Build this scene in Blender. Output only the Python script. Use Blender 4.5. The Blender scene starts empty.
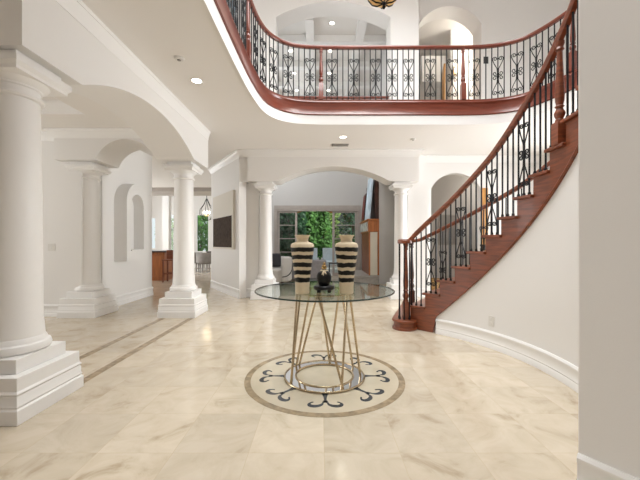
import bpy, bmesh, math, random
from mathutils import Vector, Matrix
random.seed(7)
PI = math.pi
R = math.radians
sc = bpy.context.scene
COL = sc.collection

# ------------------------------------------------------------------ materials
def newmat(name):
    m = bpy.data.materials.new(name); m.use_nodes = True
    nt = m.node_tree
    return m, nt, nt.nodes['Principled BSDF'], nt.nodes['Material Output']

def mat(name, col, rough=0.5, metal=0.0, bump=0.0, bscale=60.0, coat=0.0, var=0.0, vscale=4.0, spec=0.5, stretch=None):
    m, nt, b, out = newmat(name)
    b.inputs['Base Color'].default_value = (*col, 1)
    b.inputs['Roughness'].default_value = rough
    b.inputs['Metallic'].default_value = metal
    b.inputs['Specular IOR Level'].default_value = spec
    b.inputs['Coat Weight'].default_value = coat
    b.inputs['Coat Roughness'].default_value = 0.08
    tc = nt.nodes.new('ShaderNodeTexCoord')
    src = tc.outputs['Object']
    if stretch:
        mp = nt.nodes.new('ShaderNodeMapping'); mp.inputs['Scale'].default_value = stretch
        nt.links.new(src, mp.inputs['Vector']); src = mp.outputs['Vector']
    if var > 0:
        n = nt.nodes.new('ShaderNodeTexNoise'); n.inputs['Scale'].default_value = vscale; n.inputs['Detail'].default_value = 5
        nt.links.new(src, n.inputs['Vector'])
        r = nt.nodes.new('ShaderNodeMapRange')
        r.inputs['From Min'].default_value = 0.3; r.inputs['From Max'].default_value = 0.7
        nt.links.new(n.outputs['Fac'], r.inputs['Value'])
        mx = nt.nodes.new('ShaderNodeMixRGB')
        mx.inputs[1].default_value = (*[c * (1 - var) for c in col], 1)
        mx.inputs[2].default_value = (*[min(1, c * (1 + var)) for c in col], 1)
        nt.links.new(r.outputs['Result'], mx.inputs[0]); nt.links.new(mx.outputs[0], b.inputs['Base Color'])
    if bump > 0:
        n = nt.nodes.new('ShaderNodeTexNoise'); n.inputs['Scale'].default_value = bscale; n.inputs['Detail'].default_value = 3
        nt.links.new(src, n.inputs['Vector'])
        bp = nt.nodes.new('ShaderNodeBump'); bp.inputs['Strength'].default_value = bump; bp.inputs['Distance'].default_value = 0.01
        nt.links.new(n.outputs['Fac'], bp.inputs['Height']); nt.links.new(bp.outputs['Normal'], b.inputs['Normal'])
    return m

def emis(name, col, strength):
    m, nt, b, out = newmat(name)
    b.inputs['Base Color'].default_value = (*col, 1)
    b.inputs['Emission Color'].default_value = (*col, 1)
    b.inputs['Emission Strength'].default_value = strength
    return m

def glass(name, tint, refl=0.06, rough=0.02):
    m, nt, b, out = newmat(name)
    nt.nodes.remove(b)
    tr = nt.nodes.new('ShaderNodeBsdfTransparent'); tr.inputs['Color'].default_value = (*tint, 1)
    gl = nt.nodes.new('ShaderNodeBsdfGlossy'); gl.inputs['Roughness'].default_value = rough
    lw = nt.nodes.new('ShaderNodeLayerWeight'); lw.inputs['Blend'].default_value = 0.5
    pw = nt.nodes.new('ShaderNodeMath'); pw.operation = 'POWER'; pw.inputs[1].default_value = 5.0
    fr = nt.nodes.new('ShaderNodeMath'); fr.operation = 'MULTIPLY_ADD'; fr.inputs[1].default_value = 0.6; fr.inputs[2].default_value = 0.04
    nt.links.new(lw.outputs['Facing'], pw.inputs[0]); nt.links.new(pw.outputs[0], fr.inputs[0])
    mx = nt.nodes.new('ShaderNodeMixShader')
    nt.links.new(fr.outputs[0], mx.inputs[0]); nt.links.new(tr.outputs[0], mx.inputs[1]); nt.links.new(gl.outputs[0], mx.inputs[2])
    nt.links.new(mx.outputs[0], out.inputs['Surface'])
    return m

def floor_mat():
    m, nt, b, out = newmat('travertine_tiles')
    N = nt.nodes.new; L = nt.links.new
    def math_(op, a, bb=None, c=None):
        n = N('ShaderNodeMath'); n.operation = op
        for i, v in enumerate((a, bb, c)):
            if v is None: continue
            if isinstance(v, (int, float)): n.inputs[i].default_value = v
            else: L(v, n.inputs[i])
        return n.outputs[0]
    tc = N('ShaderNodeTexCoord'); sp = N('ShaderNodeSeparateXYZ'); L(tc.outputs['Object'], sp.inputs[0])
    u = math_('DIVIDE', math_('SUBTRACT', sp.outputs[0], 0.457 - 0.433 * 20), 0.433)
    v = math_('DIVIDE', math_('SUBTRACT', sp.outputs[1], 1.886 - 0.433 * 20), 0.433)
    fu = math_('FRACT', u); fv = math_('FRACT', v)
    eu = math_('MINIMUM', fu, math_('SUBTRACT', 1.0, fu)); ev = math_('MINIMUM', fv, math_('SUBTRACT', 1.0, fv))
    e = math_('MINIMUM', eu, ev)
    gr = N('ShaderNodeMapRange'); gr.inputs['From Min'].default_value = 0.001; gr.inputs['From Max'].default_value = 0.005
    L(e, gr.inputs['Value'])
    cb = N('ShaderNodeCombineXYZ'); L(math_('FLOOR', u), cb.inputs[0]); L(math_('FLOOR', v), cb.inputs[1])
    wn = N('ShaderNodeTexWhiteNoise'); wn.noise_dimensions = '2D'; L(cb.outputs[0], wn.inputs['Vector'])
    # each tile is cut from another place of the slab
    off = N('ShaderNodeVectorMath'); off.operation = 'SCALE'; L(wn.outputs['Color'], off.inputs[0]); off.inputs['Scale'].default_value = 13.0
    ad = N('ShaderNodeVectorMath'); ad.operation = 'ADD'; L(tc.outputs['Object'], ad.inputs[0]); L(off.outputs[0], ad.inputs[1])
    n1 = N('ShaderNodeTexNoise'); n1.inputs['Scale'].default_value = 3.2; n1.inputs['Detail'].default_value = 7; n1.inputs['Roughness'].default_value = 0.6; n1.inputs['Distortion'].default_value = 1.2
    L(ad.outputs[0], n1.inputs['Vector'])
    n2 = N('ShaderNodeTexNoise'); n2.inputs['Scale'].default_value = 0.9; n2.inputs['Detail'].default_value = 3
    L(ad.outputs[0], n2.inputs['Vector'])
    cr = N('ShaderNodeValToRGB'); L(n1.outputs['Fac'], cr.inputs[0])
    c = cr.color_ramp
    c.elements[0].position = 0.28; c.elements[0].color = (0.41, 0.328, 0.228, 1)
    c.elements[1].position = 0.62; c.elements[1].color = (0.60, 0.52, 0.41, 1)
    e1 = c.elements.new(0.42); e1.color = (0.535, 0.455, 0.345, 1)
    tint = N('ShaderNodeMapRange'); tint.inputs['To Min'].default_value = 0.93; tint.inputs['To Max'].default_value = 1.06
    L(wn.outputs['Value'], tint.inputs['Value'])
    sc1 = N('ShaderNodeVectorMath'); sc1.operation = 'SCALE'; L(cr.outputs[0], sc1.inputs[0]); L(tint.outputs[0], sc1.inputs['Scale'])
    mg = N('ShaderNodeMixRGB'); mg.inputs[1].default_value = (0.50, 0.41, 0.29, 1); L(gr.outputs[0], mg.inputs[0]); L(sc1.outputs[0], mg.inputs[2])
    L(mg.outputs[0], b.inputs['Base Color'])
    rr = N('ShaderNodeMapRange'); rr.inputs['To Min'].default_value = 0.09; rr.inputs['To Max'].default_value = 0.19
    L(n2.outputs['Fac'], rr.inputs['Value']); L(rr.outputs[0], b.inputs['Roughness'])
    bp = N('ShaderNodeBump'); bp.inputs['Strength'].default_value = 0.15; bp.inputs['Distance'].default_value = 0.002
    L(gr.outputs[0], bp.inputs['Height']); L(bp.outputs[0], b.inputs['Normal'])
    return m

def vase_mat():
    m, nt, b, out = newmat('striped_ceramic')
    N = nt.nodes.new; L = nt.links.new
    tc = N('ShaderNodeTexCoord'); sp = N('ShaderNodeSeparateXYZ'); L(tc.outputs['Object'], sp.inputs[0])
    nz = N('ShaderNodeTexNoise'); nz.inputs['Scale'].default_value = 22; nz.inputs['Detail'].default_value = 4; L(tc.outputs['Object'], nz.inputs['Vector'])
    nl = N('ShaderNodeTexNoise'); nl.inputs['Scale'].default_value = 5; nl.inputs['Detail'].default_value = 2; L(tc.outputs['Object'], nl.inputs['Vector'])
    def math_(op, a, bb):
        n = N('ShaderNodeMath'); n.operation = op
        for i, v in enumerate((a, bb)):
            if isinstance(v, (int, float)): n.inputs[i].default_value = v
            else: L(v, n.inputs[i])
        return n.outputs[0]
    z = math_('ADD', sp.outputs[2], math_('MULTIPLY', math_('SUBTRACT', nz.outputs['Fac'], 0.5), 0.016))
    z = math_('ADD', z, math_('MULTIPLY', math_('SUBTRACT', nl.outputs['Fac'], 0.5), 0.03))
    cr = N('ShaderNodeValToRGB'); L(math_('DIVIDE', z, 0.477), cr.inputs[0])
    c = cr.color_ramp; c.interpolation = 'LINEAR'
    cream = (0.74, 0.62, 0.44, 1); dark = (0.012, 0.011, 0.009, 1)
    c.elements[0].position = 0.0; c.elements[0].color = cream
    c.elements[1].position = 1.0; c.elements[1].color = cream
    for f in (0.235, 0.363, 0.49, 0.622, 0.755):
        for p, cc in ((f - 0.041, cream), (f - 0.033, dark), (f + 0.033, dark), (f + 0.041, cream)):
            el = c.elements.new(p); el.color = cc
    mx = N('ShaderNodeMixRGB'); mx.blend_type = 'MULTIPLY'; mx.inputs[0].default_value = 0.2
    L(cr.outputs[0], mx.inputs[1]); L(nz.outputs['Fac'], mx.inputs[2])
    L(mx.outputs[0], b.inputs['Base Color']); b.inputs['Roughness'].default_value = 0.42; b.inputs['Specular IOR Level'].default_value = 0.25
    bp = N('ShaderNodeBump'); bp.inputs['Strength'].default_value = 0.25; bp.inputs['Distance'].default_value = 0.004
    L(nz.outputs['Fac'], bp.inputs['Height']); L(bp.outputs[0], b.inputs['Normal'])
    return m

def painting_mat():
    m, nt, b, out = newmat('abstract_paint')
    N = nt.nodes.new; L = nt.links.new
    tc = N('ShaderNodeTexCoord')
    n = N('ShaderNodeTexNoise'); n.inputs['Scale'].default_value = 2.6; n.inputs['Detail'].default_value = 6; n.inputs['Distortion'].default_value = 1
    L(tc.outputs['Object'], n.inputs['Vector'])
    cr = N('ShaderNodeValToRGB'); L(n.outputs['Fac'], cr.inputs[0]); c = cr.color_ramp
    c.elements[0].position = 0.3; c.elements[0].color = (0.22, 0.215, 0.21, 1)
    c.elements[1].position = 0.7; c.elements[1].color = (0.5, 0.48, 0.45, 1)
    e = c.elements.new(0.56); e.color = (0.33, 0.31, 0.29, 1); e = c.elements.new(0.60); e.color = (0.40, 0.20, 0.14, 1); e = c.elements.new(0.64); e.color = (0.45, 0.43, 0.41, 1)
    L(cr.outputs[0], b.inputs['Base Color']); b.inputs['Roughness'].default_value = 0.7
    return m

WALL = mat('wall_paint', (0.80, 0.785, 0.765), 0.65, bump=0.05, bscale=120)
TRIM = mat('white_trim_paint', (0.85, 0.84, 0.825), 0.42, bump=0.02, bscale=90)
CEIL = mat('ceiling_paint', (0.80, 0.775, 0.745), 0.75, bump=0.04, bscale=140)
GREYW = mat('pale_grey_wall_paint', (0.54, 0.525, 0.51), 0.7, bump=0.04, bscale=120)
FLOOR = floor_mat()
WOOD = mat('mahogany', (0.19, 0.047, 0.015), 0.38, coat=0.12, var=0.35, vscale=5, stretch=(1, 1, 9))
WOODR = mat('red_mahogany_fascia', (0.155, 0.036, 0.02), 0.3, coat=0.25, var=0.2, vscale=3, stretch=(1, 1, 12))
DKWOOD = mat('dark_stained_wood', (0.055, 0.02, 0.012), 0.3, coat=0.3, var=0.3, vscale=6)
HONEY = mat('honey_wood', (0.52, 0.25, 0.065), 0.4, var=0.25, vscale=4, stretch=(6, 6, 0.6))
ORANGE = mat('cherry_wood', (0.40, 0.13, 0.035), 0.35, var=0.25, vscale=4, stretch=(6, 6, 0.6), coat=0.2)
IRON = mat('black_wrought_iron', (0.009, 0.009, 0.010), 0.5, metal=0.0, spec=0.25, bump=0.1, bscale=150)
BRASS = mat('brushed_brass', (0.56, 0.45, 0.30), 0.2, metal=1.0, bump=0.02, bscale=200)
MIRROR = mat('polished_steel', (0.83, 0.85, 0.88), 0.06, metal=1.0, bump=0.005, bscale=20)
BRONZE = mat('inlay_brown_marble', (0.30, 0.225, 0.14), 0.14, var=0.35, vscale=14)
FIELD = mat('inlay_cream_marble', (0.565, 0.48, 0.365), 0.11, var=0.08, vscale=4)
SLATE = mat('inlay_slate_marble', (0.035, 0.04, 0.05), 0.14, var=0.4, vscale=10)
GLASS = glass('table_glass', (0.94, 0.975, 0.965))
EDGE = mat('green_glass_edge', (0.012, 0.03, 0.026), 0.08, var=0.3, vscale=20)
PANE = glass('window_glass', (0.93, 0.96, 0.95))
BLUEPANE = glass('blue_tinted_glass', (0.38, 0.52, 0.58))
VASE = vase_mat()
BLACKC = mat('black_ceramic', (0.009, 0.009, 0.010), 0.4, spec=0.3, var=0.3, vscale=30)
GOLD = mat('antique_gold', (0.42, 0.27, 0.10), 0.4, metal=0.7, bump=0.2, bscale=60)
RIBBON = mat('cream_ribbon', (0.62, 0.5, 0.33), 0.6, var=0.2, vscale=30)
LAMP = emis('lamp_glow', (1.0, 0.93, 0.80), 9.0)
SCONCE = emis('sconce_glow', (1.0, 0.88, 0.7), 1.6)
BULB = emis('bulb_glow', (1.0, 0.82, 0.55), 14.0)
AMBER = emis('amber_glass_lit', (0.50, 0.30, 0.10), 0.32)
METALW = mat('white_metal', (0.74, 0.72, 0.69), 0.4, var=0.03, vscale=20)
GREYM = mat('grey_grille', (0.28, 0.265, 0.245), 0.5, var=0.1, vscale=40)
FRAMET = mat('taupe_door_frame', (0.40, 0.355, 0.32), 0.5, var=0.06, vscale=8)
LINEN = mat('white_upholstery', (0.72, 0.705, 0.68), 0.85, bump=0.2, bscale=250)
SWIRL = mat('charcoal_piping', (0.03, 0.032, 0.035), 0.8, var=0.2, vscale=40)
CHAR = mat('charcoal_fabric', (0.05, 0.052, 0.06), 0.9, bump=0.2, bscale=200)
GREYF = mat('grey_upholstery', (0.33, 0.315, 0.30), 0.9, bump=0.2, bscale=220, var=0.12, vscale=6)
GREYS = mat('grey_sofa_fabric', (0.30, 0.285, 0.29), 0.9, bump=0.2, bscale=220, var=0.1, vscale=6)
PATIOF = mat('pale_blue_outdoor_fabric', (0.60, 0.68, 0.72), 0.8, var=0.06, vscale=10)
STONE = mat('grey_stone', (0.38, 0.355, 0.325), 0.35, var=0.15, vscale=12)
MARBLE = mat('grey_white_marble', (0.58, 0.58, 0.585), 0.2, var=0.3, vscale=6)
CANVAS = mat('cream_canvas', (0.74, 0.70, 0.63), 0.8, bump=0.1, bscale=180)
DKPAINT = mat('dark_brown_paint', (0.07, 0.05, 0.038), 0.9, var=0.25, vscale=14, spec=0.1)
BLUEC = mat('pale_blue_paint', (0.50, 0.60, 0.68), 0.6, var=0.25, vscale=3)
CREAMP = mat('cream_panel_paint', (0.66, 0.62, 0.52), 0.2, var=0.04)
REDP = mat('deep_red_paint', (0.17, 0.025, 0.02), 0.5, var=0.4, vscale=8)
PAINTING = painting_mat()
LEAFA = mat('leaf_green', (0.10, 0.25, 0.05), 0.6, var=0.6, vscale=3)
LEAFB = mat('dark_leaf_green', (0.03, 0.10, 0.035), 0.6, var=0.6, vscale=3)
LEAFC = mat('yellow_leaf_green', (0.26, 0.40, 0.08), 0.6, var=0.5, vscale=3)
BARK = mat('bark', (0.12, 0.08, 0.05), 0.9, bump=0.5, bscale=30, var=0.3)
PATIO = mat('patio_stone', (0.55, 0.53, 0.50), 0.6, var=0.12, vscale=3)
BLKPLASTIC = mat('dark_plastic', (0.03, 0.03, 0.032), 0.4, var=0.2, vscale=30)
WHITEPL = mat('white_plastic', (0.72, 0.70, 0.66), 0.4, var=0.03, vscale=30)
TERRA = mat('tan_basket', (0.42, 0.25, 0.10), 0.8, bump=0.5, bscale=90, var=0.3, vscale=30)

# ------------------------------------------------------------------ mesh building
class MB:
    def __init__(self): self.v = []; self.f = []
    def add(self, vs, fs):
        o = len(self.v); self.v += [tuple(p) for p in vs]; self.f += [tuple(i + o for i in f) for f in fs]; return self
    def box(self, x0, x1, y0, y1, z0, z1):
        vs = [(x, y, z) for z in (z0, z1) for x, y in ((x0, y0), (x1, y0), (x1, y1), (x0, y1))]
        return self.add(vs, [(3, 2, 1, 0), (4, 5, 6, 7), (0, 1, 5, 4), (1, 2, 6, 5), (2, 3, 7, 6), (3, 0, 4, 7)])
    def obox(self, c, sx, sy, sz, rz=0.0, tilt=None):
        m = Matrix.Rotation(rz, 3, 'Z')
        if tilt: m = m @ Matrix.Rotation(tilt[1], 3, tilt[0])
        vs = []
        for z in (-.5, .5):
            for x, y in ((-.5, -.5), (.5, -.5), (.5, .5), (-.5, .5)):
                vs.append(Vector(c) + m @ Vector((x * sx, y * sy, z * sz)))
        return self.add(vs, [(3, 2, 1, 0), (4, 5, 6, 7), (0, 1, 5, 4), (1, 2, 6, 5), (2, 3, 7, 6), (3, 0, 4, 7)])
    def prism(self, poly, fn, d0, d1):
        """poly: list of 2D; fn(a,b,d)->3D"""
        n = len(poly)
        vs = [fn(a, b, d0) for a, b in poly] + [fn(a, b, d1) for a, b in poly]
        fs = [tuple(range(n)), tuple(range(2 * n - 1, n - 1, -1))]
        for i in range(n):
            j = (i + 1) % n; fs.append((i, i + n, j + n, j))
        return self.add(vs, fs)
    def lathe(self, prof, c=(0, 0, 0), n=32, rot=0.0, sq=False, cap=True):
        k = math.sqrt(2) if sq else 1.0
        if sq: n, rot = 4, PI / 4
        vs = []; fs = []
        for r, z in prof:
            for i in range(n):
                a = rot + 2 * PI * i / n
                vs.append((c[0] + r * k * math.cos(a), c[1] + r * k * math.sin(a), c[2] + z))
        for j in range(len(prof) - 1):
            for i in range(n):
                i2 = (i + 1) % n
                fs.append((j * n + i, j * n + i2, (j + 1) * n + i2, (j + 1) * n + i))
        if cap:
            if prof[0][0] > 1e-5: fs.append(tuple(range(n - 1, -1, -1)))
            if prof[-1][0] > 1e-5: fs.append(tuple((len(prof) - 1) * n + i for i in range(n)))
        return self.add(vs, fs)
    def tube(self, pts, r, n=6, closed=False, cap=True):
        pts = [Vector(p) for p in pts]; m = len(pts)
        rs = r if isinstance(r, (list, tuple)) else [r] * m
        t0 = (pts[1] - pts[0]).normalized()
        up = Vector((0, 0, 1)) if abs(t0.z) < 0.9 else Vector((1, 0, 0))
        nrm = t0.cross(up).normalized()
        vs = []; fs = []
        for i in range(m):
            if closed: t = (pts[(i + 1) % m] - pts[i - 1])
            else: t = pts[min(i + 1, m - 1)] - pts[max(i - 1, 0)]
            t = t.normalized() if t.length > 1e-9 else t0
            nrm = (nrm - t * nrm.dot(t)).normalized()
            b = t.cross(nrm)
            for k in range(n):
                a = 2 * PI * k / n
                vs.append(pts[i] + (nrm * math.cos(a) + b * math.sin(a)) * rs[i])
        for i in range(m if closed else m - 1):
            i2 = (i + 1) % m
            for k in range(n):
                k2 = (k + 1) % n
                fs.append((i * n + k, i * n + k2, i2 * n + k2, i2 * n + k))
        if cap and not closed:
            fs.append(tuple(range(n - 1, -1, -1))); fs.append(tuple((m - 1) * n + k for k in range(n)))
        return self.add(vs, fs)
    def sweep(self, path, prof, closed=False, perp=False, cap=True):
        """prof: closed list of (u to the right of travel, v up)"""
        P = [Vector(p) for p in path]; m = len(P); n = len(prof)
        vs = []; fs = []
        for i in range(m):
            a = P[i] - P[i - 1] if (i > 0 or closed) else P[1] - P[0]
            b = P[(i + 1) % m] - P[i] if (i < m - 1 or closed) else P[-1] - P[-2]
            ah = Vector((a.x, a.y, 0)); bh = Vector((b.x, b.y, 0))
            if ah.length < 1e-7: ah = bh
            if bh.length < 1e-7: bh = ah
            ra = Vector((ah.y, -ah.x, 0)).normalized(); rb = Vector((bh.y, -bh.x, 0)).normalized()
            r = (ra + rb); r = r.normalized() if r.length > 1e-6 else ra
            k = 1 / max(0.35, r.dot(ra))
            up = Vector((0, 0, 1))
            if perp:
                t = (a.normalized() + b.normalized()).normalized(); up = r.cross(t).normalized()
            for u, v in prof: vs.append(P[i] + r * (u * k) + up * v)
        for i in range(m if closed else m - 1):
            i2 = (i + 1) % m
            for k in range(n):
                k2 = (k + 1) % n
                fs.append((i * n + k, i * n + k2, i2 * n + k2, i2 * n + k))
        if cap and not closed:
            fs.append(tuple(range(n - 1, -1, -1))); fs.append(tuple((m - 1) * n + k for k in range(n)))
        return self.add(vs, fs)
    def ball(self, c, rx, ry=None, rz=None, nu=16, nv=10):
        ry = ry or rx; rz = rz or rx
        vs = [(c[0], c[1], c[2] - rz)]; fs = []
        for j in range(1, nv):
            p = -PI / 2 + PI * j / nv
            for i in range(nu):
                a = 2 * PI * i / nu
                vs.append((c[0] + rx * math.cos(p) * math.cos(a), c[1] + ry * math.cos(p) * math.sin(a), c[2] + rz * math.sin(p)))
        vs.append((c[0], c[1], c[2] + rz)); T = len(vs) - 1
        for i in range(nu):
            i2 = (i + 1) % nu
            fs.append((0, 1 + i2, 1 + i))
            for j in range(nv - 2):
                fs.append((1 + j * nu + i, 1 + j * nu + i2, 1 + (j + 1) * nu + i2, 1 + (j + 1) * nu + i))
            fs.append((T, 1 + (nv - 2) * nu + i, 1 + (nv - 2) * nu + i2))
        return self.add(vs, fs)
    def build(self, name, material, parent=None, bevel=0.0, smooth=True, ang=35):
        off = Vector(parent_loc(parent)) if parent else Vector((0, 0, 0))
        me = bpy.data.meshes.new(name)
        me.from_pydata([tuple(Vector(p) - off) for p in self.v], [], self.f)
        bm = bmesh.new(); bm.from_mesh(me); bmesh.ops.recalc_face_normals(bm, faces=bm.faces[:]); bm.to_mesh(me); bm.free()
        me.materials.append(material)
        if smooth:
            me.polygons.foreach_set('use_smooth', [True] * len(me.polygons)); me.set_sharp_from_angle(angle=R(ang))
        o = bpy.data.objects.new(name, me); COL.objects.link(o)
        if parent: o.parent = parent
        if bevel > 0:
            md = o.modifiers.new('bevel', 'BEVEL'); md.width = bevel; md.segments = 2; md.limit_method = 'ANGLE'; md.angle_limit = R(40)
        return o

def parent_loc(p):
    l = Vector((0, 0, 0))
    while p: l += Vector(p.location); p = p.parent
    return l

def thing(name, label, cat, loc=(0, 0, 0), group=None):
    o = bpy.data.objects.new(name, None); COL.objects.link(o); o.location = loc; o.empty_display_size = 0.1
    o['label'] = label; o['category'] = cat
    if group: o['group'] = group
    return o
def tag(o, label, cat, group=None, kind=None):
    o['label'] = label; o['category'] = cat
    if group: o['group'] = group
    if kind: o['kind'] = kind
    return o
def struct(o, label=None, cat=None):
    o['kind'] = 'structure'
    if label: o['label'] = label
    if cat: o['category'] = cat
    return o
def sthing(name, label, cat, loc=(0, 0, 0)):
    o = thing(name, label, cat, loc); o['kind'] = 'structure'; return o
def copy_tree(o, parent=None):
    c = o.copy(); COL.objects.link(c); c.parent = parent
    for ch in list(o.children): copy_tree(ch, c)
    return c
def arc(cx, cy, r, a0, a1, n):
    return [(cx + r * math.cos(R(a0 + (a1 - a0) * i / n)), cy + r * math.sin(R(a0 + (a1 - a0) * i / n))) for i in range(n + 1)]
def segarch(x0, x1, zs, rise, n=28):
    """points of a segmental arch from x0 to x1"""
    h = (x1 - x0) / 2; r = (h * h + rise * rise) / (2 * rise); cx = (x0 + x1) / 2; cz = zs + rise - r
    a = math.asin(min(1, h / r))
    return [(cx + r * math.sin(-a + 2 * a * i / n), cz + r * math.cos(-a + 2 * a * i / n)) for i in range(n + 1)]
def smooth_path(P, per=8):
    P = [Vector(p) for p in P]; out = []
    for i in range(len(P) - 1):
        p0 = P[max(i - 1, 0)]; p1 = P[i]; p2 = P[i + 1]; p3 = P[min(i + 2, len(P) - 1)]
        for k in range(per):
            t = k / per
            out.append(0.5 * ((2 * p1) + (p2 - p0) * t + (2 * p0 - 5 * p1 + 4 * p2 - p3) * t * t + (3 * p1 - p0 - 3 * p2 + p3) * t ** 3))
    out.append(P[-1]); return out
class Path2:
    def __init__(self, pts):
        self.p = [Vector(q) for q in pts]; self.s = [0]
        for i in range(1, len(self.p)): self.s.append(self.s[-1] + (self.p[i] - self.p[i - 1]).length)
    def at(self, s):
        for i in range(1, len(self.p)):
            if s <= self.s[i] or i == len(self.p) - 1:
                d = self.s[i] - self.s[i - 1]; t = (s - self.s[i - 1]) / d
                q = self.p[i - 1].lerp(self.p[i], t); tg = (self.p[i] - self.p[i - 1]).normalized()
                return q, tg
    def near(self, x, y):
        return min(((Vector((x, y)) - Vector((q.x, q.y))).length, s) for q, s in zip(self.p, self.s))[1]

XZ = lambda y0: (lambda a, b, d: (a, d, b))       # polygon in X,Z pushed along Y
fXZ = lambda a, b, d: (a, d, b)
fYZ = lambda a, b, d: (d, a, b)
fXY = lambda a, b, d: (a, b, d)

ZC = 3.20     # lower ceiling
ZF = 3.575    # upper floor
ZR = 7.25     # foyer roof
CX, CY = 0.04, 2.975

# ------------------------------------------------------------------ floor
struct(MB().box(-9, 6.2, -2.5, 12.15, -0.1, 0).build('floor', FLOOR))
struct(MB().box(-9, -2.0, 12.15, 16.6, -0.1, 0).build('floor', FLOOR))
struct(MB().box(-1.99, 6.2, 12.152, 22, -0.14, -0.02).build('floor', PATIO))
for k, x in enumerate((-2.055, -2.5)):
    o = MB().box(x - 0.038, x + 0.038, 2.78, 5.26, 0.0005, 0.0025).build('floor_inlay_strip', BRONZE)
    tag(o, ('brown marble inlay strip in floor, edge nearer the glass table', 'brown marble inlay strip in floor, edge farther from the glass table')[k], 'floor inlay', 'inlay strips between the left columns')

med = thing('floor_medallion', 'round inlaid marble medallion with dark scrolls in floor under the glass table', 'floor inlay', (CX, CY, 0))
def ring(r0, r1, z0, z1, n=72):
    return MB().lathe([(r0, z0), (r1, z0), (r1, z1), (r0, z1), (r0, z0)], (CX, CY, 0), n, cap=False)
MB().lathe([(0.652, 0.0004), (0.652, 0.0016)], (CX, CY, 0), 72).build('cream_field', FIELD, med)
ring(0.652, 0.706, 0.0004, 0.0024).build('border_ring', BRONZE, med)
ring(0.255, 0.275, 0.0016, 0.0026).build('inner_ring', SLATE, med)
def flat_strip(mb, pts, ws, z0=0.0014, z1=0.0030):
    pts = [Vector((p[0], p[1], 0)) for p in pts]; m = len(pts); vs = []
    for i in range(m):
        t = (pts[min(i + 1, m - 1)] - pts[max(i - 1, 0)]).normalized(); nn = Vector((-t.y, t.x, 0))
        for z in (z0, z1):
            for s in (1, -1):
                q = pts[i] + nn * ws[i] * s; vs.append((q.x, q.y, z))
    fs = []
    for i in range(m - 1):
        a = i * 4; b = a + 4
        fs += [(a + 2, a + 3, b + 3, b + 2), (a, b, b + 1, a + 1), (a, a + 2, b + 2, b), (a + 1, b + 1, b + 3, a + 3)]
    fs += [(0, 1, 3, 2), ((m - 1) * 4, (m - 1) * 4 + 2, (m - 1) * 4 + 3, (m - 1) * 4 + 1)]
    mb.add(vs, fs)
for k in range(8):
    a = -PI / 2 + k * PI / 4
    mb = MB()
    def loc(r, t): return (CX + r * math.cos(a) - t * math.sin(a), CY + r * math.sin(a) + t * math.cos(a))
    flat_strip(mb, [loc(r, 0) for r in (0.27, 0.34, 0.37, 0.41, 0.46, 0.50)], [0.08, 0.04, 0.022, 0.013, 0.010, 0.013])
    for s in (1, -1):
        pts = [loc(0.47, 0.004 * s)]; ws = [0.012]
        for i in range(15):
            ph = R(-100 + 250 * i / 14); rr = 0.055 - 0.012 * i / 14
            pts.append(loc(0.535 - rr * math.cos(ph * 0.98 + PI) * 0.75 - 0.02, s * (0.075 + rr * math.sin(ph + R(10)))))
            ws.append(0.007 + 0.012 * math.sin(PI * min(1, i / 12.0)))
        ws[-1] = 0.006
        flat_strip(mb, pts, ws)
    mb.build('scroll_inlay', SLATE, med)

# ------------------------------------------------------------------ ceiling and upper slab
left_pts = [(-0.95, -0.7), (-0.95, 0.6), (-0.955, 1.8), (-0.96, 3.0), (-0.955, 3.8), (-0.935, 4.4), (-0.87, 4.95), (-0.72, 5.28), (-0.45, 5.475), (-0.1, 5.54), (0.3, 5.55)]
right_pts = [(1.0, 5.55), (1.8, 5.55), (2.4, 5.55), (2.85, 5.51), (3.18, 5.385), (3.36, 5.18), (3.5, 4.8), (3.58, 4.3), (3.6, 3.7), (3.6, 3.0), (3.57, 2.2), (3.3, 1.3)]
edge = smooth_path([Vector((x, y, 0)) for x, y in left_pts + right_pts], 6)
hole = [(p.x, p.y) for p in edge] + [(2.36, 0.66), (1.50, 1.46), (1.44, 1.3), (1.44, -0.7)]
def slab_with_hole(outer, hole, z0, z1, name, material):
    bm = bmesh.new()
    def loop(pts):
        vs = [bm.verts.new((x, y, z0)) for x, y in pts]
        return [bm.edges.new((vs[i], vs[(i + 1) % len(vs)])) for i in range(len(vs))]
    es = loop(outer) + loop(hole)
    bmesh.ops.triangle_fill(bm, use_beauty=True, edges=es)
    ret = bmesh.ops.extrude_face_region(bm, geom=bm.faces[:])
    bmesh.ops.translate(bm, vec=(0, 0, z1 - z0), verts=[g for g in ret['geom'] if isinstance(g, bmesh.types.BMVert)])
    bmesh.ops.recalc_face_normals(bm, faces=bm.faces[:])
    me = bpy.data.meshes.new(name); bm.to_mesh(me); bm.free(); me.materials.append(material)
    o = bpy.data.objects.new(name, me); COL.objects.link(o); return o
struct(slab_with_hole([(-2.599, -1.2), (6.0, -1.2), (6.0, 7.6), (-1.74, 7.6), (-2.599, 8.6)], hole, ZC, ZF - 0.02, 'ceiling', CEIL))
# white cove moulding + mahogany fascia along the gallery edge
E3 = [Vector((p.x, p.y, 0)) for p in edge]
struct(MB().sweep([(p.x, p.y, ZC) for p in E3], [(0.004, -0.012), (0.010, -0.012), (0.014, 0.02), (0.016, 0.07), (0.022, 0.10), (0.024, 0.135), (0.004, 0.135)]).build('trim_1', TRIM))
struct(MB().sweep([(p.x, p.y, 0) for p in E3], [(0.004, ZC + 0.136), (0.032, ZC + 0.136), (0.042, ZC + 0.15), (0.032, ZC + 0.17), (0.030, ZC + 0.32), (0.040, ZC + 0.335), (0.046, ZC + 0.352), (0.040, ZC + 0.368), (-0.09, ZC + 0.368), (-0.09, ZC + 0.358), (0.004, ZC + 0.358)]).build('trim_2', WOODR))
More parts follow.
